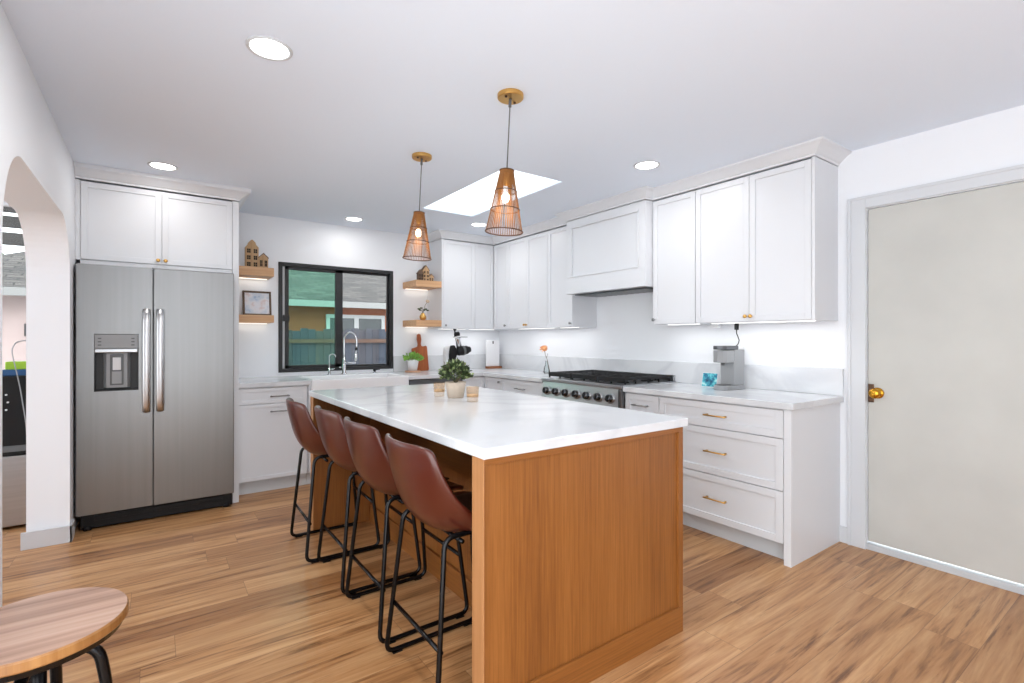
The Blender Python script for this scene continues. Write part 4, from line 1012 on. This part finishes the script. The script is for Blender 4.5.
b_ = MB().box(-.84, -.68, 4.70, 4.86, 1.0205, 1.062).build('blue_box', BLUEBOX, bevel=.004); tag(b_, 'blue box lying on the appliance beyond the archway', 'box')
b_ = MB().box(-.82, -.69, 4.71, 4.85, 1.0625, 1.115).build('green_box', GREENBOX, bevel=.004); tag(b_, 'lime green box stacked on the blue box beyond the archway', 'box')
cd = MB().tube(round_path([(-.655, 4.60, 1.25), (-.72, 4.60, 1.27), (-.775, 4.60, 1.22), (-.73, 4.60, .95), (-.70, 4.60, .70), (-.69, 4.60, .45), (-.69, 4.60, .02)], .05, 5, False), .0035, 8).build('hanging_cord', GREYP, None, True)
tag(cd, 'grey cord looping down in front of the black appliance beyond the archway', 'cord')

# ------------------------------------------------------------------ outdoors
GZ = -.35
struct(box(-40, 40, YB + .13, 60, GZ - .1, GZ).build('ground', CONC))
# fence of boards
t = thing('board_fence', (1.5, 8.2, GZ), 'weathered grey-brown board fence outside the kitchen window', 'fence')
for k in range(58):
    x = -.9 + k * .114; hgt = 1.42 + random.uniform(-.035, .03)
    MB().prism([(x, GZ), (x + .111, GZ), (x + .111, hgt - .012), (x + .098, hgt), (x + .012, hgt), (x, hgt - .012)], 'Y', 8.2, 8.222).build('board', FENCE2 if random.random() < .35 else FENCE, t)
rl = mat('fence_rail_wood', (98, 74, 62), .9, noise=.15, nscale=10)
MB().box(-.9, 5.7, 8.158, 8.1995, 1.21, 1.27).build('rail', rl, t); MB().box(-.9, 5.7, 8.158, 8.1995, .12, .20).build('rail', rl, t)
# neighbour house
t = thing('neighbour_house', (2, 12, GZ), 'orange stucco neighbouring house with grey shingle roof outside the window', 'house')
MB().box(.2, 9, 10, 15, GZ, 1.98).build('house_wall', STUCCO, t); MB().box(-2.8, .199, 10, 15, GZ, 1.98).build('glare_washed_wall', STUCCO_GLARE, t)  # left stretch of the same wall, with the nook window glare painted in
MB().box(-3.1, 9.3, 9.55, 9.60, 1.87, 1.985).build('fascia', FASCIA, t)
ry, rzh = 17.0, 1.985 + .35 * 7.4
bm = MB(); v = [bm.bm.verts.new(p) for p in ((-3.1, 9.55, 1.99), (9.3, 9.55, 1.99), (9.3, ry, rzh), (1.15, ry, rzh), (-3.1, 24, 1.99), (9.3, 24, 1.99))]
bm.bm.faces.new((v[0], v[1], v[2], v[3])); bm.bm.faces.new((v[0], v[3], v[4])); bm.bm.faces.new((v[3], v[2], v[5], v[4])); bm.bm.faces.new((v[0], v[4], v[5], v[1])); bm.bm.faces.new((v[1], v[5], v[2]))
bm.build('roof', SHING, t)
wx0, wx1, wz0, wz1 = 2.70, 3.88, .85, 1.755
f = MB(); frame4(f, wx0, wx1, wz0, wz1, .07, 9.96, 9.999); f.box(3.245, 3.335, 9.962, 9.999, wz0 + .07, wz1 - .07)
hw_ = f.build('window', WFRAME, t); MB().box(wx0 + .07, wx1 - .07, 9.985, 9.998, wz0 + .07, wz1 - .07).build('pane', HOUSEGLASS, hw_)
# pergola beyond the nook window
t = thing('pergola', (-2, 6.5, GZ), 'dark timber pergola beams outside the archway window', 'pergola')
for y_, z0, z1 in ((5.75, 2.318, 2.36), (6.25, 2.272, 2.372), (7.4, 2.27, 2.40)): MB().box(-3.4, -.2, y_, y_ + .05, z0, z1).build('beam', PERG, t)
for x_ in (-3.4, -.26): MB().box(x_, x_ + .07, 5.7, 7.5, 2.40, 2.46).build('side_beam', PERG, t)
for x_ in (-3.4, -.26):
    for y_ in (5.72, 7.4): MB().box(x_, x_ + .07, y_ + .052, y_ + .12, GZ, 2.40).build('post', PERG, t)
# distant tree
t = thing('distant_tree', (-4.2, 22, GZ), 'pale distant tree above the roof outside the archway window', 'tree')
MB().tube([(-4.2, 26, GZ), (-4.2, 26, 3.2)], .2, 8).build('trunk', STEM, t)
mb = MB(); 
for k in range(9): mb.sphere((-4.2 + random.uniform(-1.2, 1.2), 26 + random.uniform(-.6, .6), 3.6 + random.uniform(-.5, .6)), .7, (1, 1, .8), 12, 8)
mb.build('crown', DGREEN, t, True)
